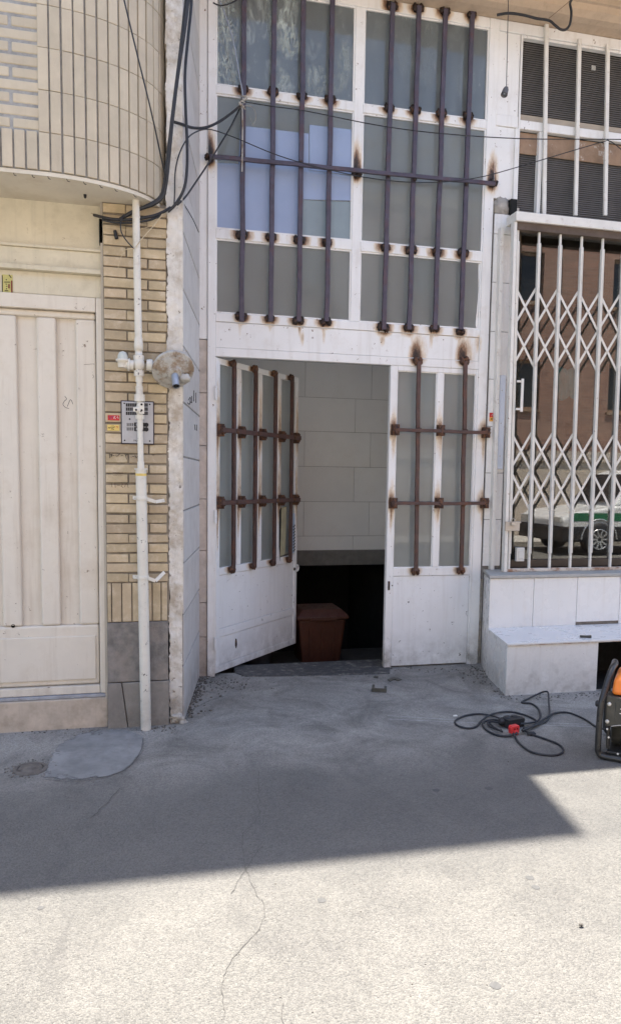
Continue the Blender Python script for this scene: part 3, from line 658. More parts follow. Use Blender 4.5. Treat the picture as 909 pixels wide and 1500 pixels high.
for y0, x1, y1 in ((730, 241, 733), (846, 241, 838)):
    b = MB(); c = pt(y0); b.lathe((c.x, c.y, c.z-.011), (0,0,1), [(0,.0318),(0,.0338),(.022,.0338),(.022,.0318)], 16)
    l = gp(195, y0-1, 4.482); b.bar((l.x, l.y, l.z), (c.x-.02, 4.455, c.z), .022, .005, Vector((0,-1,0)))
    e = gp(x1, y1, 4.46); k = gp(228, y0+5, 4.425); b.bar((c.x+.02, 4.425, c.z), k, .02, .005); b.bar(k, e, .02, .005)
    b.lathe(gp(199, y0-1, 4.478), (0,-1,0), [(0,.006),(.005,.005)], 8); b.lathe(gp(x1-6, (y1+y0+5)/2-1, 4.45), (0,-1,0), [(0,.005),(.006,.004)], 8)
    b.build('clamp', mt['pipe'], GP, bevel=.0015)
# regulator
c = gp(254, 543, 4.40); ax = Vector((.10, -.76, -.60)).normalized()
b = MB(); b.lathe(c - ax*.035, ax, [(-.05,.03),(-.03,.055),(-.012,.095),(.0,.108),(.012,.110),(.013,.118),(.030,.119),(.034,.113),(.034,.098),(.041,.094),(.052,.070),(.058,.048),(.064,.044),(.080,.038),(.082,.02)], 32)
b.tube([gp(221,534), gp(238,537,4.43)], .022, 10)
for k in range(8):
    a = k*PI/4; u = ax.cross(Vector((0,0,1))).normalized(); v = ax.cross(u); b.lathe(c + ax*.004 + (u*math.cos(a)+v*math.sin(a))*.098, ax, [(0,.007),(.008,.006)], 6)
b.lump(c + ax*.02 + Vector((.06,.0,-.03)), .035, .03, .025, 2, .5, 3, 4); b.lump(c + ax*.02 + Vector((-.03,.0,.04)), .045, .03, .03, 2, .5, 3, 9)
reg = b.build('regulator', mt['regul'], GP)
v0 = c + ax*.02 + Vector((.004,-.01,-.01)); v1 = gp(258, 566, 4.32)
b = MB(); b.tube([v0, v1], .0205, 14, True, False); b.tube([v0+(v1-v0)*.3, v1], .0170, 14, True, False); b.build('spout', mt['galv'], reg)
b = MB(); b.tube([v1+(v0-v1)*.06, v1+(v0-v1)*.1], .0168, 12); b.build('spout_hole', mt['blackgap'], reg)

# ------------------------------------------------------------------ intercom
i0 = at(178.5, 588, PYF-.006); i1 = at(224.5, 650, PYF-.006)
IC = thing('intercom_panel', ((i0.x+i1.x)/2, PYF-.01, i1.z), 'grey metal intercom panel fixed on the brick pier behind the gas pipe', 'intercom')
b = MB(); b.box(i0.x-.006, i1.x+.006, PYF-.012, PYF+.004, i1.z-.006, i0.z+.006); b.build('back_box', surf('purple_black_box', (.05,.035,.045), .5, .1, 20, .1, 90), IC, bevel=.003)
b = MB(); b.box(i0.x, i1.x, PYF-.017, PYF-.0125, i1.z, i0.z); b.build('face_plate', mt['plate'], IC, bevel=.0015)
zi = lambda x, y: at(145 + x*110/909, 570 + y*130/1074, PYF-.0175)
b = MB()
for yy in (192,242,293):
    for k in range(12):
        p = zi(336+k*22.5, yy); b.box(p.x-.0042, p.x+.0042, PYF-.0183, PYF-.0165, p.z-.0095, p.z+.0095)
b.build('speaker_grille', mt['ink'], IC)
b = MB()
for yy in (430,482):
    for k in range(4):
        p = zi(345+k*21, yy); b.box(p.x-.0034, p.x+.0034, PYF-.0183, PYF-.0165, p.z-.009, p.z+.009)
b.build('name_slot', surf('slot_grey', (.14,.14,.14), .6, .1, 30, 0, 90), IC)
for yy in (430,485):
    b = MB(); p = zi(500, yy); b.box(p.x-.034, p.x+.026, PYF-.0215, PYF-.0168, p.z-.0115, p.z+.0115); b.lathe((zi(575,yy).x, PYF-.0168, p.z), (0,-1,0), [(0,.0125),(.005,.0125),(.006,.009)], 16); bb = b.build('button', mt['ink'], IC, bevel=.002)
    b = MB(); p = zi(476, yy); b.box(p.x-.012, p.x+.018, PYF-.0225, PYF-.0212, p.z-.0065, p.z+.0065); b.build('button_label', mt['plate'], bb)
each('screw', [lambda q, a=a: q.lathe(zi(*a), (0,-1,0), [(-.002,.0045),(.002,.0045),(.003,.002)], 10) for a in ((308,172),(615,185),(312,620),(616,628),(373,362))], mt['ink'], IC)
strokes('lettering', [[(424,614),(424,632)],[(424,614),(436,614)],[(424,624),(434,624)],[(442,614),(442,632)],[(450,616),(446,624),(452,632),(458,630)],[(464,616),(472,616),(472,630),(464,630),(464,616)],[(480,632),(480,614),(486,624),(492,614),(492,632)]], zi, .0008, mt['ink'], IC)

# stickers by the intercom
def sticker(px0, py0, px1, py1, Y, mat, label, group=None):
    a = at(px0, py0, Y); c = at(px1, py1, Y)
    o = MB().box(a.x, c.x, Y, Y+.0022, c.z, a.z).build('sticker', mat)
    return tag(o, label, 'sticker', group)
SY = PYF - .0065
s1 = sticker(158,608,175,616,SY,mt['stickred'],'torn red sticker with white lettering on the brick pier left of the intercom')
zk = lambda x, y: at(145 + x*110/909, 570 + y*130/1074, SY-.0008)
strokes('lettering', [[(180,335),(182,360)],[(198,330),(192,350),(205,360)],[(215,345),(230,340),(235,360)],[(190,330)],[(225,328)]], zk, .0012, mt['whiteink'], s1)
strokes('lettering', [[(130,330),(135,355),(160,345)],[(150,335),(175,330)]], zk, .0012, surf('blue_ink', (.06,.06,.25), .7, .1, 30, 0, 90), s1)
s2 = sticker(157.5,622,175,631,SY,mt['stickyel'],'small yellow sticker with dark lettering on the brick pier left of the intercom')
strokes('lettering', [[(115,475),(125,460),(135,478)],[(145,455),(150,470),(185,462),(190,450)],[(150,485),(165,482),(185,488)],[(160,448)],[(175,446)]], zk, .0014, mt['ink'], s2)
strokes('lettering', [[(205,460),(215,452),(235,458)],[(215,470),(232,468)]], zk, .0013, mt['stickred'], s2)

# ------------------------------------------------------------------ steel entrance with glazing
SOOT = []      # (x, z, rx, rise, fall, strength)
GE = thing('glazed_entrance', (1.65, D, 0), 'tall white steel entrance frame with grey panes behind rusty security bars', 'entrance frame')
def fp(px, py): return at(px, py, D)
bars_l = [354.4, 397.3, 438.8, 480.0]; bars_r = [565.5, 603.0, 641.0, 679.5]
XL = [Xa(p, 300, D) for p in bars_l]; XR = [Xa(p, 300, D) for p in bars_r]
welds = []     # (bar index, x, z)
for i, (px, ys) in enumerate(zip(bars_l, ((131,345,464),(135,348,467),(141,352,470),(146,356,472)))):
    for y in ys: welds.append((i, XL[i], fp(px, y).z))
for i, (px, ys) in enumerate(zip(bars_r, ((8,158,363,480),(11,161,367,481),(15,166,369,482),(21,170,371,487)))):
    for y in ys: welds.append((4+i, XR[i], fp(px, y).z))
for i, x, z in welds: SOOT.append((x + R.uniform(-.01,.01), z, R.uniform(.046,.066), R.uniform(.09,.19), R.uniform(.034,.055), R.uniform(.8,1.05)))
for i, x, z in welds:
    SOOT.append((x + R.uniform(-.03,.03), z-.03, R.uniform(.006,.012), .02, R.uniform(.06,.16), R.uniform(.25,.5))); SOOT.append((x + R.uniform(-.04,.04), z, R.uniform(.07,.11), .06, .06, R.uniform(.08,.2)))
hbz = fp(520, 254).z
hw = [fp(306,233), fp(521,254), fp(720,269)]
for p in hw: SOOT.append((p.x, p.z, .035, .16, .05, 1.15)); SOOT.append((p.x+.01, p.z+.05, .05, .2, .14, .30))
lowv = [fp(611,530), fp(679,530)]
for p in lowv: SOOT.append((p.x-.01, p.z+.02, .045, .125, .04, 1.0)); SOOT.append((p.x+.012, p.z+.03, .075, .19, .05, .32))
lowb = [fp(607,836), fp(673,835)]
for p in lowb: SOOT.append((p.x, p.z, .05, .05, .035, .6))
lowh = [fp(577,630), fp(643,631), fp(709,634), fp(574,737), fp(641,737), fp(707,737)]
for p in lowh: SOOT.append((p.x+R.uniform(-.02,.02), p.z-.04, .009, .02, R.uniform(.1,.25), .5)); SOOT.append((p.x, p.z, .05, .10, .075, .55)); SOOT.append((p.x, p.z, .03, .2, .2, .26))
SOOT.append((fp(718,665).x, fp(718,665).z, .04, .1, .1, .25)); SOOT.append((fp(700,500).x, fp(700,500).z, .03, .05, .1, .3)); SOOT.append((fp(560,496).x, fp(560,496).z, .02, .03, .05, .35))
SOOT.append((fp(443,493).x, fp(443,493).z, .012, .04, .07, .35))
def soot(p):
    v = 0
    for x, z, r, up, dn, s in SOOT:
        dx = (p.x-x)/r
        if abs(dx) > 2.6: continue
        dz = p.z - z; h = up if dz > 0 else dn
        if abs(dz) > 2.8*h: continue
        v = max(v, s*math.exp(-dx*dx - (dz/h)**2))
    return v
x_l0, x_l1 = .551, .607
x_m0, x_m1 = fp(516,300).x - .0, fp(516,300).x + .068
x_r0, x_r1 = fp(708.5,300).x, fp(708.5,300).x + .078
zt0, zt1 = 4.900, 4.975
z1a, z1b = fp(316,135.7).z, fp(316,122.8).z
z2a, z2b = fp(316,348.7).z, fp(316,334).z
z3a, z3b = fp(316,470.5).z, fp(316,457.8).z
zh0, zh1 = fp(316,521.6).z, fp(316,509).z
b = MB()
b.gbox(x_l0, x_l1, -.02, zt1, D, D+.05, .014); b.gbox(x_r0, x_r1, -.02, zt1, D, D+.05, .014)
b.gbox(x_m0, x_m1, z3b+.0005, zt1-.076, D+.002, D+.05, .014)
b.gbox(x_l1+.0005, x_r0-.0005, zt0, zt1, D+.001, D+.05, .014)
for a, c in ((z1a,z1b),(z2a,z2b)):
    b.gbox(x_l1+.0005, x_m0-.0005, a, c, D+.001, D+.05, .014); b.gbox(x_m1+.0005, x_r0-.0005, a-.002, c-.002, D+.001, D+.05, .014)
b.gbox(x_l1+.0005, x_r0-.0005, z3a, z3b, D+.001, D+.05, .014)
b.gbox(x_l1+.0005, x_r0-.0005, zh0, zh1, D+.001, D+.05, .014)
b.build('frame', mt['white'], GE, soot=soot)
b = MB(); b.gbox(x_l1+.001, x_r0-.001, zh1+.002, z3a-.002, D+.006, D+.04, .014); b.build('header_panel', mt['white'], GE, soot=soot)
# side strip of sheet metal to the right
rx0 = x_r1+.001; rx1 = Xa(761,110,D)
zst = Za(740, 178, D)
b = MB(); b.gbox(rx0, rx1, zst+.05, 4.895, D+.012, D+.05, .03); b.gbox(rx0, rx1, Za(740,291,D), zst-.035, D+.012, D+.05, .02); b.build('side_panel', mt['white'], GE, soot=soot)
b = MB(); b.gbox(rx0, rx1, zst-.034, zst+.049, D+.003, D+.05, .03); b.gbox(rx0, 4.9, 4.896, zt1, D+.0015, D+.05, .05); b.build('side_rail', mt['white'], GE, soot=soot)
b = MB(); b.gbox(rx1-.022, rx1+.004, Za(740,291,D), zst-.04, D-.004, D+.011, .03); b.build('angle_trim', mt['white'], GE)
# panes with glazing beads
def pane(x0, x1, z0, z1, m, y=None, bead=.011):
    y = y or D+.022
    q = MB(); q.gbox(x0, x1, z0, z1, y, y+.005, .022, .0005); o = q.build('window_pane', mt[m], GE, soot=lambda p: .62*soot(p))
    q = MB()
    for a in ((x0,x0+bead,z0,z1),(x1-bead,x1,z0,z1),(x0+bead,x1-bead,z0,z0+bead),(x0+bead,x1-bead,z1-bead,z1)): q.box(a[0],a[1],y-.012,y-.0005,a[2],a[3])
    q.build('glazing_bead', mt['white'], o, soot=soot); return o
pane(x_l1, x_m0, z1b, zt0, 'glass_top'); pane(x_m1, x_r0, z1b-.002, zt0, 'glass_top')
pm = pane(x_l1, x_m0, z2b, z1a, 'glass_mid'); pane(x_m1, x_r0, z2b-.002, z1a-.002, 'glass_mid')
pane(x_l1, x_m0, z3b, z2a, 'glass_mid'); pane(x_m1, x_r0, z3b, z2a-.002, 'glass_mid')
# thin pale blue and grey green sheets on the left middle pane
yy = D+.0205
def fpx(px, py): p = at(px, py, yy); return (p.x, p.z)
b = MB(); b.prism([fpx(317,239), fpx(317,337), fpx(352,340), fpx(440,347), fpx(440,292), fpx(514,294), fpx(514,258), fpx(452,250), fpx(452,196), fpx(352,184), fpx(349,240)][::-1], yy-.0015, yy); b.build('pane_sheet', mt['blue_sheet'], pm)
b = MB(); b.prism([fpx(453,183), fpx(453,249.5), fpx(514,256.5), fpx(514,190)][::-1], yy-.003, yy-.0016); b.build('pane_sheet', mt['blue_sheet'], pm)
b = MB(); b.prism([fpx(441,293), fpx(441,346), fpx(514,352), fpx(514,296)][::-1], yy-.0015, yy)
b.build('pane_sheet', surf('grey_green_sheet', (.25,.31,.34), .35, .06, 5, .05, 60), pm)
# overspray on the panes by the right stile : rough painted edge
def overspray(edge, x1, y, name='paint_edge'):
    q = MB(); P = [at(a, c, y) for a, c in edge]; P = smooth(P, 5); vs = []
    for p in P: vs += [(p.x + .004*noise.noise(p*40), y, p.z), (x1, y, p.z)]
    q.add(vs, [(2*i, 2*i+1, 2*i+3, 2*i+2) for i in range(len(P)-1)]); return q
yo = D+.0205
b = overspray([(706,376),(700,385),(700,420),(698,450),(696,478),(704,487)], x_r0-.011, yo); b.build('paint_edge', mt['white'], GE)
b = overspray([(712,180),(708,200),(707.5,300),(706,360)], x_r0-.011, yo); b.build('paint_edge', mt['white'], GE)
# whitewash smeared on the top panes
def smearmat():
    m = M('whitewash_smear'); m.done((.60,.68,.65), .8, m.bump(m.noise(60, 5), .4, .004), 0, .3)
    v = m.mapped((1.3,1,.45)); f = m.rng(m.noise(24, 8, .78, v, 1.2), .44, .60, 0, .9)
    a = m.n('ShaderNodeAttribute', attribute_name='soot').outputs['Fac']; f = m.math('MULTIPLY', f, a)
    tr = m.n('ShaderNodeBsdfTransparent'); mx = m.n('ShaderNodeMixShader'); m.L(f, mx.inputs[0]); m.L(tr.outputs[0], mx.inputs[1]); m.L(m.b.outputs[0], mx.inputs[2]); m.L(mx.outputs[0], m.out.inputs[0])
    return m.m
mt['smear'] = smearmat()
for cx_, cy_, rw, rh, st in ((329,70,24,78,1.0),(412,25,24,44,1.15),(425,62,14,24,.8),(505,95,14,34,.5),(470,120,34,22,.45),(410,120,16,20,.6),(590,20,24,8,.4),(612,70,40,60,.18)):
    p = at(cx_, cy_, D+.0205); rw *= .0052; rh *= .0055; x0, x1, z0, z1 = max(x_l1+.012, p.x-rw), p.x+rw, max(z1b+.012, p.z-rh), min(zt0-.012, p.z+rh); q = MB(); n = 14
    q.add([(x0+(x1-x0)*i/n, D+.0205-.0001*(cx_ % 7), z0+(z1-z0)*j/n) for i in range(n+1) for j in range(n+1)], [(i*(n+1)+j,(i+1)*(n+1)+j,(i+1)*(n+1)+j+1,i*(n+1)+j+1) for i in range(n) for j in range(n)])
    q.build('paint_smear', mt['smear'], GE, soot=lambda v: st*max(0, 1-((v.x-p.x)/rw)**2-((v.z-p.z)/rh)**2)**.6)
# fixed lower leaf
lx0, lx1 = fp(568.5,700).x, fp(568.5,700).x+.058
zg0 = fp(640,831).z; zr0 = fp(640,843).z
mxc = fp(641,700).x
lx2 = x_r0 - .0005
YL = D+.004
b = MB(); b.gbox(lx0, lx1, .0, zh0-.001, YL, YL+.04, .014); b.gbox(lx2-.016, lx2, .0, zh0-.001, YL, YL+.04, .014)
b.gbox(mxc-.028, mxc+.028, zg0+.0005, zh0-.04, YL+.001, YL+.04, .014); b.gbox(lx1+.0005, lx2-.0165, zh0-.039, zh0-.001, YL+.001, YL+.04, .014); b.gbox(lx1+.0005, lx2-.0165, zr0, zg0, YL+.001, YL+.04, .014)
fxl = b.build('fixed_leaf', mt['white'], GE, soot=soot)
b = MB(); b.gbox(lx1+.002, lx2-.018, .012, zr0-.002, YL+.006, YL+.03, .03); b.build('kick_panel', mt['leafwhite'], fxl, soot=lambda p: 0)
pane(lx1, mxc-.028, zg0, zh0-.039, 'glass_low', YL+.022, .006); pane(mxc+.028, lx2-.016, zg0, zh0-.039, 'glass_low', YL+.022, .006)
b = overspray([(700,545),(701,560),(703,575),(706,590),(708,605),(704,640),(699,670),(696,686),(694,700),(694,760),(692,830)], lx2-.014, YL+.0205); b.build('paint_edge', mt['white'], GE)
b = MB(); p = fp(569,858); b.box(p.x-.006, p.x+.008, YL-.006, YL+.002, p.z-.035, p.z+.035); b.build('strike_plate', mt['weld'], fxl)
b = MB(); b.lathe((p.x+.03, YL+.002, p.z), (0,-1,0), [(0,.006),(.004,.005)], 8); b.build('screw', mt['weld'], fxl)
# security bars with weld lumps
WM = []
def weldmesh(seed, sx, sz, m):
    q = MB()
    q.lump((-.022*sx, 0, 0), .020*sx, .020, .027*sz, 2, .55, 2.4, seed); q.lump((.022*sx, .0, -.002), .020*sx, .020, .026*sz, 2, .55, 2.4, seed+3)
    q.box(-.034*sx, .034*sx, -.006, .014, -.014*sz, .014*sz)
    o = q.build('weld_bracket', m, None); o.location = (0,0,0); me = o.data
    zc = min(v.co.z for v in me.vertices)
    bpy.data.objects.remove(o); me.name = 'weld_bracket'
    # recentre on the weld
    zs = [v.co.z for v in me.vertices]; mid = (max(zs)+min(zs))/2
    for v in me.vertices: v.co.z -= mid
    return me
WM = [weldmesh(s, R.uniform(.9,1.1), R.uniform(.85,1.15), mt['weld']) for s in range(5)]
WR = [weldmesh(s+20, R.uniform(.8,.95), R.uniform(.9,1.2), mt['rustweld']) for s in range(4)]
def weld(parent, p, root, pool=WM, rot=0):
    o = bpy.data.objects.new('weld_bracket', R.choice(pool)); COL.objects.link(o); o.parent = parent
    o.location = Vector(p) - ORG[root]; s = R.uniform(.85,1.12); o.scale = (s*R.choice((-1,1)), 1, s); o.rotation_euler = (0, R.uniform(-.2,.2)+rot, 0); return o
def secbar(p0, p1, w, d, m, wob=.0):
    q = MB(); p0 = Vector(p0); p1 = Vector(p1); ax = (p1-p0).normalized(); sd_ = ax.cross(Vector((0,-1,0))).normalized(); fr_ = Vector((0,-1,0)); nseg = max(2, int((p1-p0).length/.12)); ph = R.random()*40; vs = []
    for k in range(nseg+1):
        c = p0.lerp(p1, k/nseg) + sd_*.006*noise.noise(Vector((k*.35+ph, 0, 0))) + fr_*.003*noise.noise(Vector((k*.4, ph, 0)))
        vs += [c+sd_*w/2+fr_*d/2, c-sd_*w/2+fr_*d/2, c-sd_*w/2-fr_*d/2, c+sd_*w/2-fr_*d/2]
    q.add(vs, [(4*k+i, 4*k+(i+1)%4, 4*k+4+(i+1)%4, 4*k+4+i) for k in range(nseg) for i in range(4)]+[(3,2,1,0),(4*nseg,4*nseg+1,4*nseg+2,4*nseg+3)])
    return q.build('security_bar', m, GE, bevel=.003)
BY_ = D-.020
sb = []
for i, x in enumerate(XL): sb.append(secbar((x+.006, BY_, 5.1), (x-.002, BY_, fp(bars_l[i], 470).z-.01), .034, .026, mt['bar']))
for i, x in enumerate(XR): sb.append(secbar((x+.007, BY_, fp(bars_r[i], 6+4*i).z), (x-.007, BY_, fp(bars_r[i], 484).z), .034, .026, mt['bar']))
for i, x, z in welds: weld(sb[i], (x + (z-3.6)*.006, D-.010, z), GE)
hb = secbar((hw[0].x, D-.020-.029, hw[0].z), (hw[2].x, D-.020-.029, hw[2].z-.02), .028, .024, mt['bar'])
for p in hw: weld(hb, (p.x, D-.022, p.z), GE, WM, .3)
each('weld_bead', [lambda q, x=x: q.lump((x+R.uniform(-.012,.012), D-.045, hbz+R.uniform(-.016,.016)), .016, .012, .015, 1, .5, 3, x*9) for x in XL+XR], mt['weld'], hb)
lv = []
for a, c in ((lowv[0], lowb[0]), (lowv[1], lowb[1])):
    s = secbar((a.x, YL-.030, a.z), (c.x, YL-.030, c.z), .030, .024, mt['rustbar']); lv.append(s)
    weld(s, (a.x, YL-.016, a.z+.005), GE, WR); weld(s, (c.x, YL-.016, c.z-.005), GE, WR)
for a, c in ((lowh[0], lowh[2]), (lowh[3], lowh[5])):
    s = secbar((a.x, YL-.056, a.z), (c.x, YL-.056, c.z), .026, .022, mt['rustbar'])
    for k in ((0,1,2) if a is lowh[0] else (3,4,5)):
        p = lowh[k]; q = MB(); q.box(p.x-.027, p.x+.027, YL-.05, YL-.003, p.z-.04, p.z+.042); q.lump((p.x, YL-.058, p.z), .024, .012, .032, 2, .5, 2.5, k); q.build('bracket_plate', mt['rustweld'], s, bevel=.003)
    each('weld_bead', [lambda q, v=v: q.lump(((lowv[v].x+lowb[v].x)/2, YL-.054, a.z), .022, .014, .020, 1, .5, 3, v) for v in (0,1)], mt['rustweld'], s)

# ------------------------------------------------------------------ open door leaf
hinge = gnd(316, 991); end = gnd(433, 946)
LD = Vector((end.x-hinge.x, end.y-hinge.y, 0)); LW = LD.length; LA = math.atan2(LD.y, LD.x); LD.normalize(); LN = Vector((LD.y, -LD.x, 0))
DL = thing('door_leaf', (hinge.x, hinge.y, 0), 'white steel door leaf standing open inwards with rusty bars over narrow panes', 'door', None, LA)
def lf(px, py, off=0.0):
    r = ray(px, py); o = hinge + LN*off; t = Vector((o.x, o.y, 0)).dot(LN)/Vector((r.x, r.y, 0)).dot(LN)
    p = Vector((r.x*t, r.y*t, EYE+r.z*t)); return Vector(((p-hinge).dot(LD), -off, p.z))
LSOOT = []
def lsoot(p):
    v = 0
    for x, z, r, up, dn, s in LSOOT:
        dx = (p.x-x)/r
        if abs(dx) > 2.6: continue
        dz = p.z-z; h = up if dz > 0 else dn
        if abs(dz) > 2.8*h: continue
        v = max(v, s*math.exp(-dx*dx-(dz/h)**2))
    return v
mu = [lf(x, 700).x for x in (350.5, 381, 409)]
ub = [lf(x, 690).x for x in (337.5, 369, 398, 422)]
zc1 = lf(375, 636).z; zc2 = lf(375, 734).z
ztop = zh0-.008; zpb = lf(321, 832).z; zkb = lf(321, 843).z
allst = [.024] + mu + [LW-.02]
for x in allst:
    for z in (zc1, zc2): LSOOT.append((x+R.uniform(-.02,.02), z-.05, .012, .02, R.uniform(.1,.3), .55)); LSOOT.append((x, z, .06, .09, .07, .55)); LSOOT.append((x, z, .04, .34, .16, .36))
for x in ub: LSOOT.append((x, ztop-.02, .05, .04, .06, .6)); LSOOT.append((x, zpb-.02, .06, .05, .03, .6))
b = MB(); zb = .022
b.gbox(0, .048, zb, ztop, 0, .04, .014); b.gbox(LW-.045, LW, zb, ztop, 0, .04, .014)
b.gbox(.0485, LW-.0455, ztop-.045, ztop, .001, .04, .014); b.gbox(.0485, LW-.0455, zkb, zpb, .001, .04, .014)
for x in mu: b.gbox(x-.029, x+.029, zpb+.0005, ztop-.0455, .001, .04, .014)
zm0 = lf(321, 934).z; zm1 = lf(321, 922).z
b.gbox(.0485, LW-.0455, zb, zb+.05, .001, .04, .03); b.gbox(.0485, LW-.0455, zm0, zm1, .002, .04, .03)
b.build('frame', mt['leafwhite'], DL, local=True, soot=lsoot)
b = MB(); b.gbox(.05, LW-.047, zm1+.002, zkb-.002, .008, .03, .04); b.gbox(.05, LW-.047, zb+.052, zm0-.002, .008, .03, .04); b.build('kick_panel', mt['leafwhite'], DL, local=True, soot=lambda p: 0)
xs = [.048] + [v for x in mu for v in (x-.029, x+.029)] + [LW-.045]
for i, (a, c) in enumerate(zip(xs[0::2], xs[1::2])):
    z0 = zpb if i < 3 else zpb + .02
    q = MB(); q.gbox(a, c, z0, ztop-.045, .018, .023, .05, .0005); q.build('window_pane', mt['glass_low'], DL, local=True, soot=lambda p: 0)
lbars = []
for x in ub:
    q = MB(); q.bar((x, -.030, ztop-.01), (x, -.030, zpb-.02), .030, .024); s = q.build('security_bar', mt['rustbar'], DL, bevel=.003, local=True); lbars.append(s)
    for z in (ztop-.022, zpb-.028):
        q = MB(); q.lump((x, -.020, z), .031, .024, .029, 2, .45, 2.6, x*5+z); q.build('weld_bracket', mt['rustweld'], s, local=True)
for z in (zc1, zc2):
    q = MB(); q.bar((.0, -.054, z), (LW-.055, -.054, z), .034, .018); s = q.build('security_bar', mt['rustbar'], DL, bevel=.003, local=True)
    for x in allst:
        x = min(x, LW-.075); q = MB(); q.box(x-.019, x+.019, -.043, -.002, z-.045, z+.045); q.lump((x, -.052, z), .020, .010, .032, 2, .5, 2.5, x*3); q.build('bracket_plate', mt['rustweld'], s, bevel=.003, local=True)
    each('weld_bead', [lambda q, x=x: q.lump((x, -.06, z), .022, .012, .02, 1, .5, 3, x) for x in ub], mt['rustweld'], s, 0, True)
# cardboard and paper covering broken panes at the free edge
q = MB(); P = [lf(*p, .002) for p in ((412,744),(419,742),(418,780),(417,812),(410,815),(411,780))]; q.prism([(p.x, p.z) for p in P][::-1], -.005, .004); q.build('cardboard_cover', mt['coverstrip'], DL, local=True)
q = MB(); P = [lf(*p, .002) for p in ((424,752),(431,752),(430.5,809),(423.5,813))]; q.prism([(p.x, p.z) for p in P][::-1], -.006, -.002); pc = q.build('paper_cover', mt['bluepaper'], DL, local=True)
q = MB()
for k in range(9):
    for u, n in ((428.5, 1), (430, 1)):
        p = lf(u, 772+k*4.4-(u-428)*1.2, -.0025); q.box(p.x-.008, p.x+.008, -.0072, -.0062, p.z-.008, p.z+.006)
q.build('lettering', mt['ink'], pc, local=True)
q = MB(); P = [lf(*p, .001) for p in ((409,748),(411.5,742),(411,790),(410,822),(408.5,800))]; q.prism([(p.x, p.z) for p in P][::-1], -.0025, -.0005); q.build('broken_gap', mt['blackgap'], DL, local=True)
# latch plate and hasp ring on the free edge
zl = lf(433, 833).z
q = MB(); q.box(LW-.004, LW+.022, .004, .03, zl-.022, zl+.022); q.tube([(LW+.034+.024*math.cos(a), .016, zl+.026*math.sin(a)) for a in [k*PI/8 for k in range(-6,7)]], .008, 8); q.build('hasp', mt['white'], DL, bevel=.002, local=True, soot=lambda p: 0)
q = MB(); q.lathe((LW-.045, -.001, zl), (0,-1,0), [(0,.014),(.006,.013),(.008,.006)], 12); q.build('keyhole', mt['weld'], DL, local=True)
q = MB(); p = lf(347,943); q.lump((p.x, .009, p.z), .018, .003, .04, 1, .4); q.build('dent_mark', mt['weld'], DL, local=True)
for z in (.25, 1.2, 2.1):
    q = MB(); q.tube([(-.008, .0, z-.05), (-.008, .0, z+.05)], .011, 10); q.build('hinge', mt['leafwhite'], DL, local=True, soot=lambda p: 0)

# doorstep and entry hall
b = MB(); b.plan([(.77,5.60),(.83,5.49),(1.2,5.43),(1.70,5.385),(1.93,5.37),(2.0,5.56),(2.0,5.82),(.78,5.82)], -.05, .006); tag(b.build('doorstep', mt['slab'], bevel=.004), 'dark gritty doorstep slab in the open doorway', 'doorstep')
WB = thing('white_building', (3.0, 5.6, 0), 'white tiled building with the steel entrance, shop front and tan cornice', 'building')
each('hall_side_wall', [lambda q: q.box(.42, .545, 5.60, 9.2, -1.6, 5.12), lambda q: q.box(2.70, 2.775, 5.6205, 9.2, -1.6, 5.12)], mt['intile'], WB)
b = MB(); b.box(.545, 2.70, 7.50, 7.62, .60, 5.12); b.build('hall_back_wall', mt['grout'], WB)
b = MB(); zr = [.755,.905] ; yt = 7.493
ht = [Za(500, y, 7.5) for y in (806, 785, 735, 684, 633, 583.6, 533, 483, 433)]
vj = [Xa(445, 700, 7.5), Xa(546, 700, 7.5)]; vk = [Xa(518, 700, 7.5)-.70, Xa(518, 700, 7.5)]
for r_, (a, c) in enumerate(zip(ht, ht[1:])):
    js = [vk[0]+.70*k for k in range(-1, 4)] if r_ % 2 == 0 else [vj[0]+.70*k for k in range(-2, 4)]
    js = [.546] + [j for j in js if .6 < j < 2.66] + [2.698]
    for x0, x1 in zip(js, js[1:]): b.box(x0+.0016, x1-.0016, yt, 7.503, a+.0016, c-.0016)
b.box(.546, 2.698, yt, 7.503, ht[-1]+.003, 5.1)
b.build('hall_tiles', mt['intile'], WB, bevel=.0015)
b = MB(); b.box(.545, 2.70, 7.44, 7.62, .60, .752); b.build('hall_beam', mt['beam'], WB)
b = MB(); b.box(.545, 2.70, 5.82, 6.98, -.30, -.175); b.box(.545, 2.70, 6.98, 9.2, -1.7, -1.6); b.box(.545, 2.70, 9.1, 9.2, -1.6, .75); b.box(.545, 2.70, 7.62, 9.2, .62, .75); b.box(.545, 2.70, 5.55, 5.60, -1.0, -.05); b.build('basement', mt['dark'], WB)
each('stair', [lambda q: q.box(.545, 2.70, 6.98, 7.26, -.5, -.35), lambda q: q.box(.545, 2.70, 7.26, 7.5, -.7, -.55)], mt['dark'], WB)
# dark sheets paint the basement gloom onto the hall sides below the lintel
each('gloom_sheet', [lambda q: q.box(2.685, 2.6995, 5.625, 9.1, -1.6, .75), lambda q: q.box(.5455, .56, 5.9, 9.1, -1.6, .75)], mt['dark'], WB)
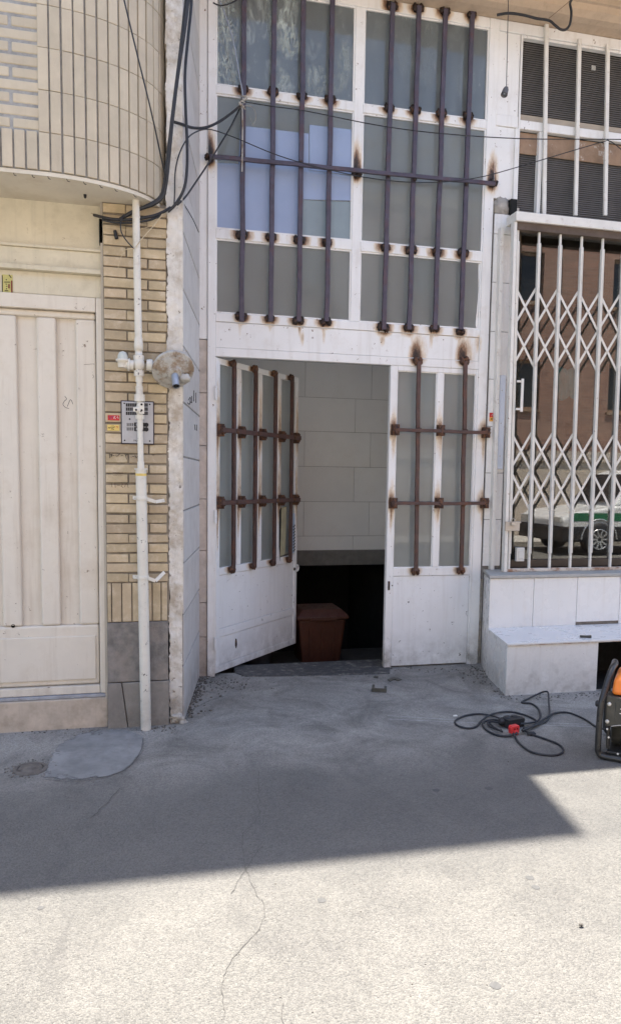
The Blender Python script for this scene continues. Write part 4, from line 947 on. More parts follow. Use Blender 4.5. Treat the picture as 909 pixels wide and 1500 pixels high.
# bin in the dark
B0 = Vector((1.66, 6.60, -.175))
BN = thing('waste_bin', B0, 'orange lidded plastic bin standing in the dark inside the doorway', 'bin')
b = MB(); 
def ring(z, hx, hy): return [(B0.x-hx, B0.y-hy, z), (B0.x+hx, B0.y-hy, z), (B0.x+hx, B0.y+hy, z), (B0.x-hx, B0.y+hy, z)]
b.add(ring(-.175,.175,.16)+ring(.235,.215,.20), [(3,2,1,0),(0,1,5,4),(1,2,6,5),(2,3,7,6),(3,0,4,7),(4,5,6,7)]); b.build('body', mt['binorange'], BN, bevel=.02)
each('rib', [lambda q, x=x: q.bar((B0.x+x*.86, B0.y-.176, -.12), (B0.x+x, B0.y-.202, .17), .022, .012) for x in (-.12,0,.12)], mt['binorange'], BN, .004)
b = MB(); b.add(ring(.237,.235,.22)+ring(.268,.235,.22)+ring(.325,.18,.16), [(3,2,1,0),(0,1,5,4),(1,2,6,5),(2,3,7,6),(3,0,4,7),(4,5,9,8),(5,6,10,9),(6,7,11,10),(7,4,8,11),(8,9,10,11)]); b.build('lid', mt['binorange'], BN, bevel=.01)
b = MB(); b.bar((B0.x-.12,B0.y-.235,.25),(B0.x+.12,B0.y-.235,.25),.03,.02); b.build('handle', mt['binorange'], BN, bevel=.005)
c = Vector((1.10, 6.56, -.175)); t = thing('bucket', c, 'blue grey bucket half hidden behind the open door leaf', 'bucket')
b = MB(); b.lathe(c, (0,0,1), [(0,.11),(.01,.115),(.27,.145),(.275,.155),(.285,.155),(.285,.142),(.02,.108)], 24); b.build('body', mt['bluebucket'], t)
b = MB(); b.tube([c+Vector((.15*math.cos(a), -.05*math.sin(a)-.03, .275-.10*math.sin(a))) for a in [k*PI/10 for k in range(11)]], .004, 6); b.build('handle', mt['galv'], t)

# ------------------------------------------------------------------ shop side of the white building
sx_wall = Xa(757,560,5.50)
# tile pilaster
b = MB(); px0 = x_r1 + .005; px1 = px0 + .150
pj = [Za(730, y, 5.52) for y in (829,761,693,625,556,486,414,343,313)]
b.box(px0-.002, px1+.0, D-.010, 5.60, .70, pj[-1]); pil = b.build('tile_pilaster', mt['grout'], WB)
b = MB()
for a, c in zip(pj, pj[1:]): b.box(px0, px1, D-.022, D-.0105, a+.0022, c-.0022)
b.build('pilaster_tile', mt['tile'], pil, bevel=.0015)
b = MB(); q0 = at(724,313,5.53); q1 = at(748,291,5.53); nz = 12; vs = []
b.lump(((q0.x+q1.x)/2, D+.03, (q0.z+q1.z)/2), .074, .055, .075, 3, .35, 4, 3); b.build('rough_patch', mt['concrete'], WB)
b = MB(); a = at(747,318,5.5); c = at(757,292,5.5); b.box(a.x, c.x, 5.50, 5.58, a.z, c.z); b.build('dark_gap', mt['blackgap'], WB)
b = MB(); b.box(x_r1-.02, sx_wall, 5.5755, 5.62, .0, Za(740,300,D)); b.build('wall_core', mt['plaster'], WB)
# knee wall
KY = 5.18
kx0 = Xa(716,880,KY); kz1 = Za(800,842,KY); kxb = Xa(706,900,D-.002)
b = MB(); b.plan([(kx0+.012, KY+.012),(6.5, KY+.012),(6.5,5.60),(kxb+.010,5.60),(kxb+.010,D-.002)], -.05, kz1-.022); kw = b.build('knee_wall', mt['grout'], WB)
b = MB(); jx = [kx0, Xa(780.5,880,KY), Xa(844,880,KY), Xa(906.5,880,KY)]; jx += [jx[-1]+.39*k for k in range(1,5)]
zb_ = Za(716,922,KY)-.004
for i, (a, c) in enumerate(zip(jx, jx[1:])): b.box(a+.002, c-.002, KY, KY+.011, (.395 if i == 2 else zb_), kz1-.024)
sv = Vector((kxb-kx0, D-.002-KY, 0)); sn = Vector((sv.y,-sv.x,0)).normalized(); ms = Vector((kx0, KY, 0)) + sv*.5
b.obox((ms.x-.0+.006, ms.y, kz1/2-.03), sv*.497, sn*.005, Vector((0,0,kz1/2-.0)))
b.build('knee_tile', mt['tile'], kw, bevel=.0015)
b = MB(); b.plan([(kx0-.012, KY-.014),(6.5, KY-.014),(6.5,5.585),(kxb-.012,5.585),(kxb-.012,D-.03)], kz1-.02, kz1+.004); b.build('ledge_slab', mt['ledge'], WB, bevel=.004)
# bench step
bx0 = Xa(741,980,4.66); bzt = .372
BE = thing('tiled_bench', (3.2, 4.66, 0), 'low white tiled step bench with a dark hole under the shop window', 'bench')
bxb = kx0 - .004; bh = Xa(876,980,4.66)
b = MB(); b.plan([(bx0+.012,4.672),(bh-.01,4.672),(bh-.01,KY-.02),(bxb+.02,KY-.02)], -.03, bzt-.012)
b.box(bh+.62, 6.4, 4.672, KY-.02, -.03, bzt-.012);
b.build('core', mt['grout'], BE)
b = MB(); b.box(bh-.009, bh+.619, KY-.04, KY-.021, .001, bzt-.013); b.box(bh-.0095, bh-.004, 4.68, KY-.041, .001, bzt-.013); b.box(bh+.613, bh+.6195, 4.68, KY-.041, .001, bzt-.013); b.box(bh-.003, bh+.612, 4.69, KY-.041, bzt-.03, bzt-.0132); b.box(bh-.003, bh+.612, 4.69, KY-.041, .001, .006); b.build('hole_shade', mt['blackgap'], BE)  # black boxes put the shade inside the hole into the colour
b = MB(); b.box(bx0, bh-.012, 4.66, 4.671, -.03, bzt-.014)
b.box(bh+.63, 6.4, 4.66, 4.671, -.03, bzt-.014)
sv = Vector((bxb-bx0, KY-4.66, 0)); sn = Vector((sv.y,-sv.x,0)).normalized(); ms = Vector((bx0, 4.66, 0)) + sv*.5
b.obox((ms.x+.008, ms.y, bzt/2-.02), sv*.496, sn*.005, Vector((0,0,bzt/2+.005))); b.build('front_tile', mt['tile'], BE, bevel=.0015)
b = MB(); xs = [bx0-.006, 3.16, 3.9, 4.7, 6.4]
for i, (a, c) in enumerate(zip(xs, xs[1:])):
    if i == 0: b.plan([(a,4.648),(c-.0015,4.648),(c-.0015,KY-.002),(bxb-.004,KY-.002)], bzt-.012, bzt)
    else: b.plan([(a+.0015,4.648),(c-.0015,4.648),(c-.0015,KY-.002),(a+.0015,KY-.002)], bzt-.012, bzt)
b.build('top_slab', mt['tiletop'], BE, bevel=.002)
b = MB(); b.box(bx0-.004, 6.4, 4.6485, 4.6600, bzt-.0165, bzt-.0125); b.build('rust_edge', mt['rustwhite'], BE)
# spots on the bench, small bolt
c = gnd(855, 934, bzt); t = tag(MB().tube([(c.x-.03,c.y+.01,bzt+.009),(c.x+.025,c.y-.012,bzt+.009)], .009, 8).lathe((c.x+.024,c.y-.0115,bzt+.009),(1,-.4,0),[(0,.0095),(.02,.0115),(.021,.004)],8).build('steel_bolt', mt['gendark']), 'short dark steel bolt lying on top of the tiled bench', 'bolt')
# cornice and roof
b = MB(); pr_ = [(5.545,4.977),(5.44,4.982),(5.395,4.995),(5.36,5.03),(5.35,5.07),(5.33,5.075),(5.33,5.118),(5.545,5.118)]
vs = []; n = len(pr_)
b.add([(-.2,y,z) for y,z in pr_]+[(7.5,y,z) for y,z in pr_], [(i,(i+1)%n,n+(i+1)%n,n+i) for i in range(n)]+[tuple(range(n))[::-1], tuple(range(n,2*n))]); b.build('cornice', mt['cornice'], WB)
b = MB(); b.box(.30, 9, 4.825, 9.2, 5.12, 5.29); b.build('canopy', mt['soffit'], WB, bevel=.01)
b = MB(); b.plan([(-9,5.51),(2.33,5.425),(2.33,12),(-9,12)], 5.292, 9.62); b.build('upper_storeys', mt['roof'], WB)
each('outer_wall', [lambda q: q.box(2.776, 6.599, 8.9, 9.2, -.1, 5.12), lambda q: q.box(6.6, 9, 5.6, 9.2, -.1, 5.12)], mt['roof'], WB)

# louvred window
LWN = thing('louvred_window', (3.9, D, 3.55), 'high shop window with dusty dark blinds behind white vertical bars', 'window')
lx_0 = rx1 + .006; zw0, zw1 = Za(800,320,D), 4.894
b = MB(); b.gbox(lx_0-.002, lx_0+.014, zw0, zw1, D+.004, D+.05, .05); b.gbox(lx_0+.0145, 6.5, Za(800,193,D), Za(800,180,D), D+.005, D+.05, .05)
b.gbox(Xa(787.5,260,D), Xa(793,260,D), zw0, Za(800,193.5,D), D+.005, D+.05, .05)
b.gbox(lx_0+.0145, 6.5, zw1-.02, zw1, D+.006, D+.05, .05)
b.build('frame', mt['white'], LWN, soot=lambda p: 0)
b = MB(); z = zw0+.004
while z < zw1-.02:
    zc_ = z
    if Za(800,195,D)-.03 < z < Za(800,181,D)+.01: z += .016; continue
    b.add([(lx_0+.016,D+.052,z),(6.4,D+.052,z),(6.4,D+.062,z+.0145),(lx_0+.016,D+.062,z+.0145),(lx_0+.016,D+.054,z-.001),(6.4,D+.054,z-.001),(6.4,D+.064,z+.0135),(lx_0+.016,D+.064,z+.0135)], [(0,1,2,3),(7,6,5,4),(0,4,5,1),(3,2,6,7)]); z += .016
b.build('blind', mt['blind'], LWN)
b = MB(); b.box(lx_0+.016, 6.4, D+.075, D+.09, zw0, zw1); b.build('backing', mt['dark'], LWN)
b = MB(); b.box(lx_0+.018, 6.4, D+.040, D+.051, Za(800,226,D), Za(800,195,D)); b.build('pelmet', mt['wood'], LWN, bevel=.003)
b = MB(); b.box(lx_0+.018, 6.4, D+.040, D+.0515, Za(800,179.5,D), Za(800,168.5,D)); b.build('sill_board', mt['kraft'], LWN, bevel=.003)
b = MB(); p = at(868,100,D+.05); b.box(p.x-.018, p.x+.018, D+.044, D+.051, p.z-.018, p.z+.018); b.build('paper_scrap', surf('pale_scrap',(.42,.41,.38),.7,.1,20,.1,60), LWN)
zbt = Za(800,317,D-.03)
for i, (a, c, yt_) in enumerate(((800,796,30),(848,842,57),(889.5,885.5,65),(934,929,72))):
    top = at(a, yt_, D-.02); bot = at(c, 316, D-.02)
    q = MB(); q.bar((top.x, D-.018, top.z), (bot.x, D-.018, bot.z), .030, .022); q.build('window_bar', mt['gatewhite'], LWN, bevel=.003)
# shop pane and interior
SG = thing('shop_window', (4.5, 5.50, .8), 'large shop window pane behind the folding lattice gate', 'window')
sx0 = Xa(752,560,5.50)
b = MB(); b.box(sx0, 6.5, 5.500, 5.506, .86, 3.46); b.build('window_pane', mt['shopglass'], SG)
b = MB(); b.box(sx0-.03, sx0, 5.47, 5.54, .80, 3.5); b.box(sx0, 6.5, 5.47, 5.54, .80, .858); b.box(sx0, 6.5, 5.47, 5.54, 3.462, 3.54); b.build('frame', surf('brown_frame', (.07,.05,.035), .5, .15, 12, .1, 60), SG, bevel=.003)
b = MB(); 
b.box(sx0-.05, 6.55, 7.8, 7.9, .05, 3.6); b.box(sx0-.115, sx0-.05, 5.625, 7.9, .05, 3.6); b.box(6.5, 6.6, 5.56, 7.9, .05, 3.6); b.box(sx0-.05, 6.5, 5.56, 7.8, 3.5, 3.6); b.box(sx0-.05, 6.5, 5.56, 7.8, .05, .15)
b.build('shop_interior', surf('dark_brown_shop_wall', (.06,.040,.028), .8, .25, 2.5, .2, 40, dirt=(.16,.085,.04), dirt_amt=.6, dirt_scale=1.6, dlo=.52, dhi=.66), WB)
b = MB(); c = at(833,535,5.75); 
pts = [(at(815+k*3.1, 540, 5.75).x, 5.75+.02*math.sin(k*1.3), 0) for k in range(9)]
vs = [(p[0], p[1], Za(830,540,5.75) + .015*math.sin(i)) for i, p in enumerate(pts)] + [(p[0]+.01, p[1]-.03, Za(830,584,5.75)-.02*math.sin(i*.9)) for i, p in enumerate(pts)]
b.add(vs + [(v[0], v[1]+.008, v[2]) for v in vs], [(i,i+1,9+i+1,9+i) for i in range(8)]+[(18+i+1,18+i,27+i,27+i+1) for i in range(8)]); 
ban = tag(b.build('cloth_banner', mt['teal']), 'teal cloth hanging inside the shop window behind the lattice gate', 'cloth')
b = MB(); a = at(748,820,5.46); b.box(a.x+.035, a.x+.105, 5.44, 5.47, Za(752,822,5.46), Za(752,802,5.46)); b.box(a.x+.05, a.x+.09, 5.434, 5.4405, Za(752,818,5.46), Za(752,806,5.46))
tag(b.build('socket_box', mt['whiteplastic'], bevel=.004), 'small white plastic box at the bottom left corner of the shop window', 'socket box')

# folding lattice gate
GY = 5.36
LG = thing('lattice_gate', (4.0, GY, .8), 'white folding lattice gate drawn across the shop window', 'security gate')
def gpnt(px, py): return at(px, py, GY)
b = MB(); h0 = gpnt(751,312); h1 = gpnt(751,326); b.box(h0.x, 6.5, GY-.05, 5.47, h1.z, h0.z); b.build('top_channel', mt['gatewhite'], LG, bevel=.005)
b = MB(); b.box(h0.x+.02, 6.5, GY-.03, GY+.03, h1.z-.055, h1.z-.0005); b.build('channel_shade', surf('channel_shade_brown', (.10,.07,.05), .7, .2, 10, .3, 60), LG)  # dark brown box paints in the shadow under the top channel
zr1 = gpnt(800,832).z; zr0_ = kz1+.0045
b = MB(); b.box(gpnt(741,830).x, 6.5, GY-.012, GY+.03, zr0_, zr1); b.build('bottom_rail', mt['rustwhite'], LG, bevel=.004)
ups = [757.0, 788.3, 819.4, 850.7, 881.6, 912.4, 943.5]
upx = [sum(gpnt(u - (31.0 if False else 0), 360).x for _ in (0,)) for u in ups]
upb = [gpnt(x, 820).x for x in (744.5, 774, 804, 834, 863, 892.5, 921)]
UZ0, UZ1 = zr1-.002, h1.z-.002
def upxat(i, z): t = (z-.86)/(3.3-.86); return upb[i]*(1-t)+upx[i]*t
for i in range(len(ups)):
    q = MB(); a = Vector((upxat(i,UZ0), GY+.0, UZ0)); c = Vector((upxat(i,UZ1), GY+.0, UZ1))
    q.bar(a, a.lerp(c,.045), .016, .020); q.bar(a.lerp(c,.0455), a.lerp(c,.95), .023, .022); q.bar(a.lerp(c,.9505), c, .015, .018)
    # raised edges of the channel section
    for s in (-.0085,.0085): q.bar(a.lerp(c,.046)+Vector((s,-.013,0)), a.lerp(c,.949)+Vector((s,-.013,0)), .005, .006)
    q.build('upright', mt['gatewhite'], LG, bevel=.0015)
zone = [(gpnt(820,424).z, gpnt(820,481).z, gpnt(820,539).z), (gpnt(820,635).z, gpnt(820,690).z, gpnt(820,747).z)]
for zt_, zm_, zb2 in zone:
    for i in range(len(ups)-1):
        for za, zc_ in ((zt_, zm_), (zm_, zb2)):
            for s, (l, r_) in enumerate(((za, zc_), (zc_, za))):
                q = MB(); y = GY+.017+.005*s
                p0 = Vector((upxat(i,l), y, l)); p1 = Vector((upxat(i+1,r_), y, r_)); q.bar(p0, p1, .018, .0042)
                mid = (p0+p1)/2
                if s == 0:
                    q.lathe((mid.x, y-.002, mid.z), (0,-1,0), [(0,.007),(.003,.006),(.004,.003)], 10)
                    q.lathe((p1.x, GY-.011, p1.z), (0,-1,0), [(0,.006),(.003,.005),(.004,.002)], 10)
                q.build('lattice_bar', mt['gatewhite'], LG, bevel=.0008)
# left posts, lock, handle
b = MB(); a = gpnt(737.5, 828); c = gpnt(752, 326); b.bar((a.x, GY-.005, kz1+.006), (c.x, GY-.005, h1.z-.002), .026, .05); a2 = gpnt(744, 828)
b.build('side_post', mt['gatewhite'], LG, bevel=.003)
b = MB(); a = gpnt(731.5, 828); c = gpnt(746, 330); b.bar((a.x-.002, 5.50, kz1+.006), (c.x, 5.50, h1.z), .03, .05); b.build('side_post', mt['gatewhite'], LG, bevel=.003)
l0 = gpnt(735.5,763.5); l1 = gpnt(755.5,777); b = MB(); b.box(l0.x, l1.x, GY-.052, GY-.032, l1.z, l0.z); b.box(l1.x-.012, l1.x+.012, GY-.050, GY-.034, l0.z-.012, l0.z); lk = b.build('lock_box', mt['lockbox'], LG, bevel=.003)
c = gpnt(745,765); b = MB(); b.box(c.x-.018, c.x+.018, GY-.072, GY-.054, c.z-.022, c.z+.006); b.tube([(c.x-.012,GY-.063,c.z+.004),(c.x-.012,GY-.063,c.z+.026),(c.x,GY-.063,c.z+.034),(c.x+.012,GY-.063,c.z+.026),(c.x+.012,GY-.063,c.z+.004)], .004, 8); b.build('padlock', mt['steel'], lk, bevel=.002)
b = MB(); h0 = gpnt(760,556); h1_ = gpnt(758,604); b.bar((h0.x, GY-.05, h0.z), (h1_.x, GY-.05, h1_.z), .020, .012)
for p in (h0, h1_):
    zz_ = p.z + (-.02 if p is h0 else .02); b.bar((p.x-.045, GY-.045, zz_), (p.x, GY-.045, zz_), .016, .010)
b.build('pull_handle', mt['gatewhite'], LG, bevel=.002)
# pale strip screwed to the pilaster
a = at(735.5,550,5.50); c = at(731,687,5.50)
t = thing('metal_strip', (a.x, 5.50, c.z), 'pale blue grey metal strip fixed upright beside the gate post', 'metal strip')
b = MB(); b.bar((a.x, 5.505, a.z), (c.x, 5.505, c.z), .048, .024); b.build('channel', mt['condu'], t, bevel=.002)
for y in (572, 620, 668):
    p = at(735.5-(y-550)*.0328, y, 5.492); each('screw', [lambda q: q.lathe((p.x, 5.494, p.z), (0,-1,0), [(0,.005),(.003,.004)], 8)], mt['steel'], t)
s3 = sticker(716.5,604.5,729,617.5,D-.0245,mt['stickred'],'small red and orange sticker with lettering on the white tile pilaster')
a_ = at(716.5,611,D-.0265); c_ = at(729,617.5,D-.0265)
MB().box(a_.x, c_.x, D-.0265, D-.0248, c_.z, a_.z).build('lower_band', mt['stickorg'], s3)
zr_ = lambda x, y: at(690+x*80/909, 530+y*110/1250, D-.0275)
strokes('lettering', [[(330,890),(345,880),(355,892)],[(370,895),(385,880),(400,892)],[(410,868),(412,892)],[(425,875),(430,892)]], zr_, .0016, mt['whiteink'], s3)
strokes('lettering', [[(325,965),(325,940),(340,962),(342,938)],[(352,942),(372,940)],[(363,942),(362,968)],[(385,940),(398,955),(410,938)],[(398,955),(396,970)]], zr_, .0016, mt['ink'], s3)

# ------------------------------------------------------------------ cables
def cable(pts, r, label, mat='cable', name='cable', cat='cable', group=None, k=6, n=7):
    P = [at(*p) for p in pts]; q = MB(); q.tube(smooth(P, k), r, n)
    return tag(q.build(name, mt[mat]), label, cat, group or ('strings at the top of the gas pipe' if cat == 'string' else 'black cables and wires across the facade'))
cable([(279,-30,4.30),(270,45,4.32),(261,105,4.34),(252,180,4.36),(247,235,4.38),(243,270,4.40),(238,288,4.41),(225,299,4.42),(205,306,4.44),(188,314,4.45),(176,321,4.46)], .0105, 'thick black cable bundle hanging down past the right end of the balcony')
cable([(275,-30,4.31),(264,70,4.34),(254,150,4.36),(247,210,4.375),(241,262,4.39),(234,288,4.41),(214,301,4.43),(192,310,4.44),(180,318,4.46)], .006, 'thinner black cable running alongside the thick bundle at the balcony end')
cable([(281,-30,4.42),(280,10,4.43),(275,60,4.43),(271,110,4.43),(272,160,4.43),(274,205,4.43),(274,245,4.43),(270,275,4.43),(258,298,4.44),(246,310,4.45)], .0085, 'black cable looping down over the white plaster edge right of the balcony')
cable([(180,-14,4.12),(182,0,4.12),(200,75,4.13),(222,165,4.17),(236,230,4.27),(243,262,4.36)], .0042, 'thin straight black wire slanting across the balcony bricks')
cable([(292,191,4.55),(277,200,4.50),(264,222,4.47),(257,250,4.46),(256,280,4.46),(255,305,4.47)], .004, 'short black wire hanging in a curve over the plaster edge')
cable([(256,179,4.40),(266,182,4.47),(282,187,4.6),(300,187,4.8),(318,180,5.0),(336,168,5.25),(352,155,5.45)], .0085, 'thick black cable running from the balcony end to the knot on the first window bar')
cable([(353,155,5.45),(338,185,5.40),(322,212,5.30),(306,238,5.05),(286,268,4.75),(272,288,4.55),(260,300,4.46)], .0055, 'black cable rising from the pier top to the knot on the first window bar')
cable([(293,191,4.60),(310,190,4.95),(345,202,5.36),(400,225,5.42),(450,241,5.43),(492,251,5.43),(530,259,5.43),(585,266,5.43),(640,267,5.43),(700,260,5.42),(760,244,5.42),(830,223,5.42),(888,206,5.42)], .0034, 'thin black wire sagging low in front of the window bars')
cable([(356,149,5.44),(400,156,5.43),(450,163,5.43),(550,183,5.43),(640,195,5.42),(760,203,5.41),(888,204,5.41),(960,205,5.41)], .0036, 'thin black wire stretched high across the window bars towards the right')
cable([(888,205,5.41),(898,210,5.40),(909,219,5.40),(925,235,5.40)], .0036, 'short wire dropping to the right from the joint on the third window bar')
cable([(312,4,5.42),(322,8,5.42),(334,6,5.42),(346,0,5.42),(352,-8,5.42)], .005, 'dark cable sagging at the top left corner of the entrance')
cable([(318,-8,5.44),(327,14,5.44),(336,40,5.44),(344,72,5.44),(350,108,5.44),(355,135,5.44),(356,152,5.44)], .0055, 'grey twisted cable coming down over the first window bar', 'galv')
cable([(727,22,5.40),(745,19.5,5.36),(765,22,5.34),(785,27,5.34),(803,30,5.36),(812,37,5.36),(820,43,5.36),(828,43,5.36),(834,35,5.34),(836,18,5.30),(834,5,5.22),(838,-3,5.1)], .0095, 'black cable looping under the tan cornice at the top right')
cable([(803,27,5.34),(820,13,5.28),(840,-4,5.15)], .0016, 'fine rusty wire tied under the cornice', 'brownink')
cable([(138,315,4.53),(150,318,4.47),(165,321,4.46),(185,322,4.45),(205,320,4.45),(225,316,4.45),(240,310,4.46),(250,304,4.47)], .0085, 'dark cables gathered across the top of the brick pier')
cable([(150,322,4.48),(170,326,4.46),(195,326,4.45),(220,322,4.45),(236,315,4.46)], .006, 'second dark cable lying across the top of the brick pier, below the first')
cable([(182,314,4.43),(177,325,4.42),(178,340,4.41),(185,352,4.41),(196,364,4.41)], .0035, 'black wire curling down to the gas pipe near the top of the pier')
cable([(237,315,4.44),(224,332,4.43),(212,345,4.42),(199,362,4.41)], .0024, 'dry straw coloured string tied to the top of the gas pipe', 'straw', 'string', 'string')
cable([(197,364,4.41),(184,366,4.41),(180,370,4.42),(175,385,4.43),(173,393,4.43)], .0022, 'pale string end hanging left of the gas pipe', 'straw', 'string', 'string')
cable([(238,313,4.44),(232,322,4.44),(222,330,4.45),(205,336,4.45),(185,337,4.46),(165,334,4.47),(152,331,4.48)], .0018, 'loose pale thread sagging across the pier below the dark cables', 'straw', 'string', 'string')
cable([(262,292,4.45),(270,300,4.6),(283,322,4.9),(291,340,5.1)], .0028, 'black wire end dangling in front of the stone side wall')
b = MB(); c = at(355,152,5.44)
for k in range(7):
    a = k*.9; b.tube(smooth([c+Vector((.018*math.cos(a), -.01-.01*math.sin(a*1.7), -.04+.012*k)), c+Vector((.03*math.cos(a+1.6), -.025, -.03+.012*k)), c+Vector((.018*math.cos(a+3), -.01, -.035+.013*k))], 5), .0045, 6)
b.tube(smooth([c+Vector((.01,-.02,-.02)), c+Vector((.07,-.03,-.03)), c+Vector((.09,-.03,-.09)), c+Vector((.07,-.03,-.14)), c+Vector((.05,-.03,-.10))], 5), .0018, 5)
b.tube([c+Vector((-.005,-.02,-.02)), c+Vector((.0,-.02,-.16)), c+Vector((-.004,-.02,-.46))], .0055, 6)
tag(b.build('cable_knot', mt['regul']), 'tangled grey knot of wire tied to the first window bar', 'wire knot')
# small black gadget on the bricks
b = MB(); c = at(170,344,4.49); b.tube([c+Vector((-.006,0,.022)), c+Vector((.004,-.004,-.022))], [.010,.011], 10); tag(b.build('plug_end', mt['black'], bevel=.002), 'small black plug end stuck on the bricks at the top of the pier', 'plug')
# hanging lamp socket
c0 = at(744,-6,5.15); c1 = at(741,128,5.15)
t = thing('lamp_socket', c1, 'small grey lamp socket without a bulb hanging on a thin cord', 'lamp socket')
b = MB(); b.tube(smooth([(c0.x, 5.15, 5.122), (c0.x, 5.15, c0.z), tuple(at(742.5,60,5.15)), tuple(c1)], 4), .0026, 6); b.build('cord', mt['cable'], t)
d = (at(733.5,140,5.12) - c1).normalized(); d = Vector((-.36,-.25,-.9)).normalized()
b = MB(); b.lathe(c1, d, [(-.005,.006),(.004,.014),(.02,.020),(.062,.0235),(.066,.0245),(.07,.0235),(.07,.018),(.03,.016)], 18); b.build('socket', surf('socket_grey', (.11,.11,.115), .45, .1, 20, .05, 90), t)
b = MB(); b.lathe(c1+d*.05, d, [(0,.0165),(.012,.0165),(.013,.006),(.016,.005)], 14); b.build('contact', mt['galv'], t)

# ------------------------------------------------------------------ extension cord on the ground
def ez(x, y, z=.008): return gnd(650 + x/4.13, 990 + y/4.13, z)
EC = thing('extension_cord', ez(410,300,0), 'tangled black extension cord with a socket block and red plug lying on the ground', 'extension cord')
loops = [
 [(415,345,.03),(428,370,.012),(455,408),(510,452),(580,474),(660,480),(705,470),(720,445),(692,415),(620,385),(550,362),(515,345,.014),(470,325,.02)],
 [(345,262,.03),(300,244,.016),(255,235,.012),(200,230),(130,240),(82,260),(65,282),(90,305),(150,317),(195,305),(220,276,.012),(270,240,.02),(330,222,.014),(390,217),(450,226),(520,250),(558,275),(540,300,.014),(480,318,.03)],
 [(345,270,.03),(285,266,.014),(235,282),(245,318),(290,347),(350,364),(415,360,.012),(440,345,.02)],
 [(345,282,.025),(285,276,.016),(262,284,.014),(278,306,.014),(320,325,.014),(345,330,.02)],
 [(275,288,.02),(300,310,.02),(325,325,.02),(350,338,.02)],
 [(460,290,.03),(520,284,.014),(560,275,.014),(580,250,.014),(578,215),(555,185),(520,166),(468,160),(520,132,.012),(580,104,.03),(612,95,.045),(628,103,.045),(632,150,.03),(636,230,.012),(620,270,.012),(590,285,.014),(530,308,.02),(475,335,.02)],
 [(470,330,.03),(510,316,.022),(560,290,.022),(620,250,.018),(660,228,.012),(710,220),(760,225),(820,248),(870,275),(905,300),(940,318,.02),(975,322,.06)],
]
b = MB()
for lp in loops: b.tube(smooth([ez(*p) for p in lp], 7), .0062, 8)
b.build('cable', mt['cable'], EC)
c = ez(412,305,0); b = MB(); ang = .25
ux = Vector((math.cos(ang), math.sin(ang), 0)); uy = Vector((-math.sin(ang), math.cos(ang), 0)); uz = Vector((0,0,1))
b.obox(c + uz*.028, ux*.062, uy*.036, uz*.026); b.lathe(c + uz*.03 - ux*.06 + uy*.02, -ux+uz*.3, [(0,.024),(.02,.022),(.03,.012)], 12); b.lathe(c + uz*.03 + ux*.055, ux, [(0,.026),(.02,.022),(.034,.012)], 12)
b.lathe(c + uz*.045 - ux*.035 + uy*.012, Vector((-.3,.2,1)), [(0,.022),(.018,.022),(.02,.016)], 14); b.lathe(c + uz*.045 + ux*.028 + uy*.012, uz, [(0,.022),(.014,.022),(.016,.015)], 14)
b.lump(ez(525,350,.012), .028, .014, .012, 2, .4); b.build('socket_block', mt['black'], EC, bevel=.008, seg=3)
b = MB(); pc = ez(412,318,.035) - uy*.012
b.obox(pc, ux*.028, uy*.018, uz*.024); b.obox(pc - uy*.010 - uz*.018, ux*.014, uy*.014, uz*.014); b.obox(pc+ux*.026+uz*.004, ux*.008, uy*.014, uz*.014); b.obox(pc-ux*.026+uz*.004, ux*.008, uy*.014, uz*.014)
plug = b.build('plug', mt['red'], EC, bevel=.006, seg=3)
b = MB()
for s in (-.011, .011): b.obox(pc - uy*.0185 + ux*s + uz*.006, ux*.003, uy*.001, uz*.004)
b.build('plug_hole', mt['blackgap'], plug)
# steel channel offcut and bits near the doorstep
c = gnd(555,1012); b = MB(); ang = -.35; ux = Vector((math.cos(ang), math.sin(ang), 0)); uy = Vector((-math.sin(ang), math.cos(ang), 0))
b.obox(c + Vector((0,0,.014)) - uy*.032, ux*.052, uy*.008, Vector((0,0,.0135))); b.obox(c + Vector((0,0,.014)) - ux*.043 + uy*.0205, ux*.009, uy*.044, Vector((0,0,.0135))); b.obox(c + Vector((0,0,.014)) + ux*.043 + uy*.0105, ux*.009, uy*.034, Vector((0,0,.0135)))
tag(b.build('steel_channel', mt['gendark'], bevel=.002), 'short offcut of dark steel channel lying on the ground before the doorstep', 'steel offcut')
for poly, lab in (([(567,996),(576,993),(583,994),(588,996),(583,998),(577,996),(571,999)], 'flat dark bent scrap of steel on the ground by the fixed door leaf'), ([(548,991),(554,992),(553,994),(547,993)], 'tiny flat scrap of dark metal on the ground at the doorstep edge')):
    P = [gnd(*p) for p in poly]; b = MB(); b.plan([(p.x, p.y) for p in P], .002, .006); tag(b.build('metal_scrap', mt['gendark']), lab, 'metal scrap')
b = MB(); c = gnd(850,1358); b.lump((c.x,c.y,.008), .008,.006,.004, 2,.5); tag(b.build('pebble', mt['debris']), 'single dark pebble lying on the sunlit ground at the right', 'pebble')
b = MB(); c = gnd(666,1050); b.lump((c.x,c.y,.006), .014,.01,.006, 2,.5); tag(b.build('plaster_chip', mt['whiteplastic']), 'white chip lying beside the chalk lines left of the cord', 'chip')

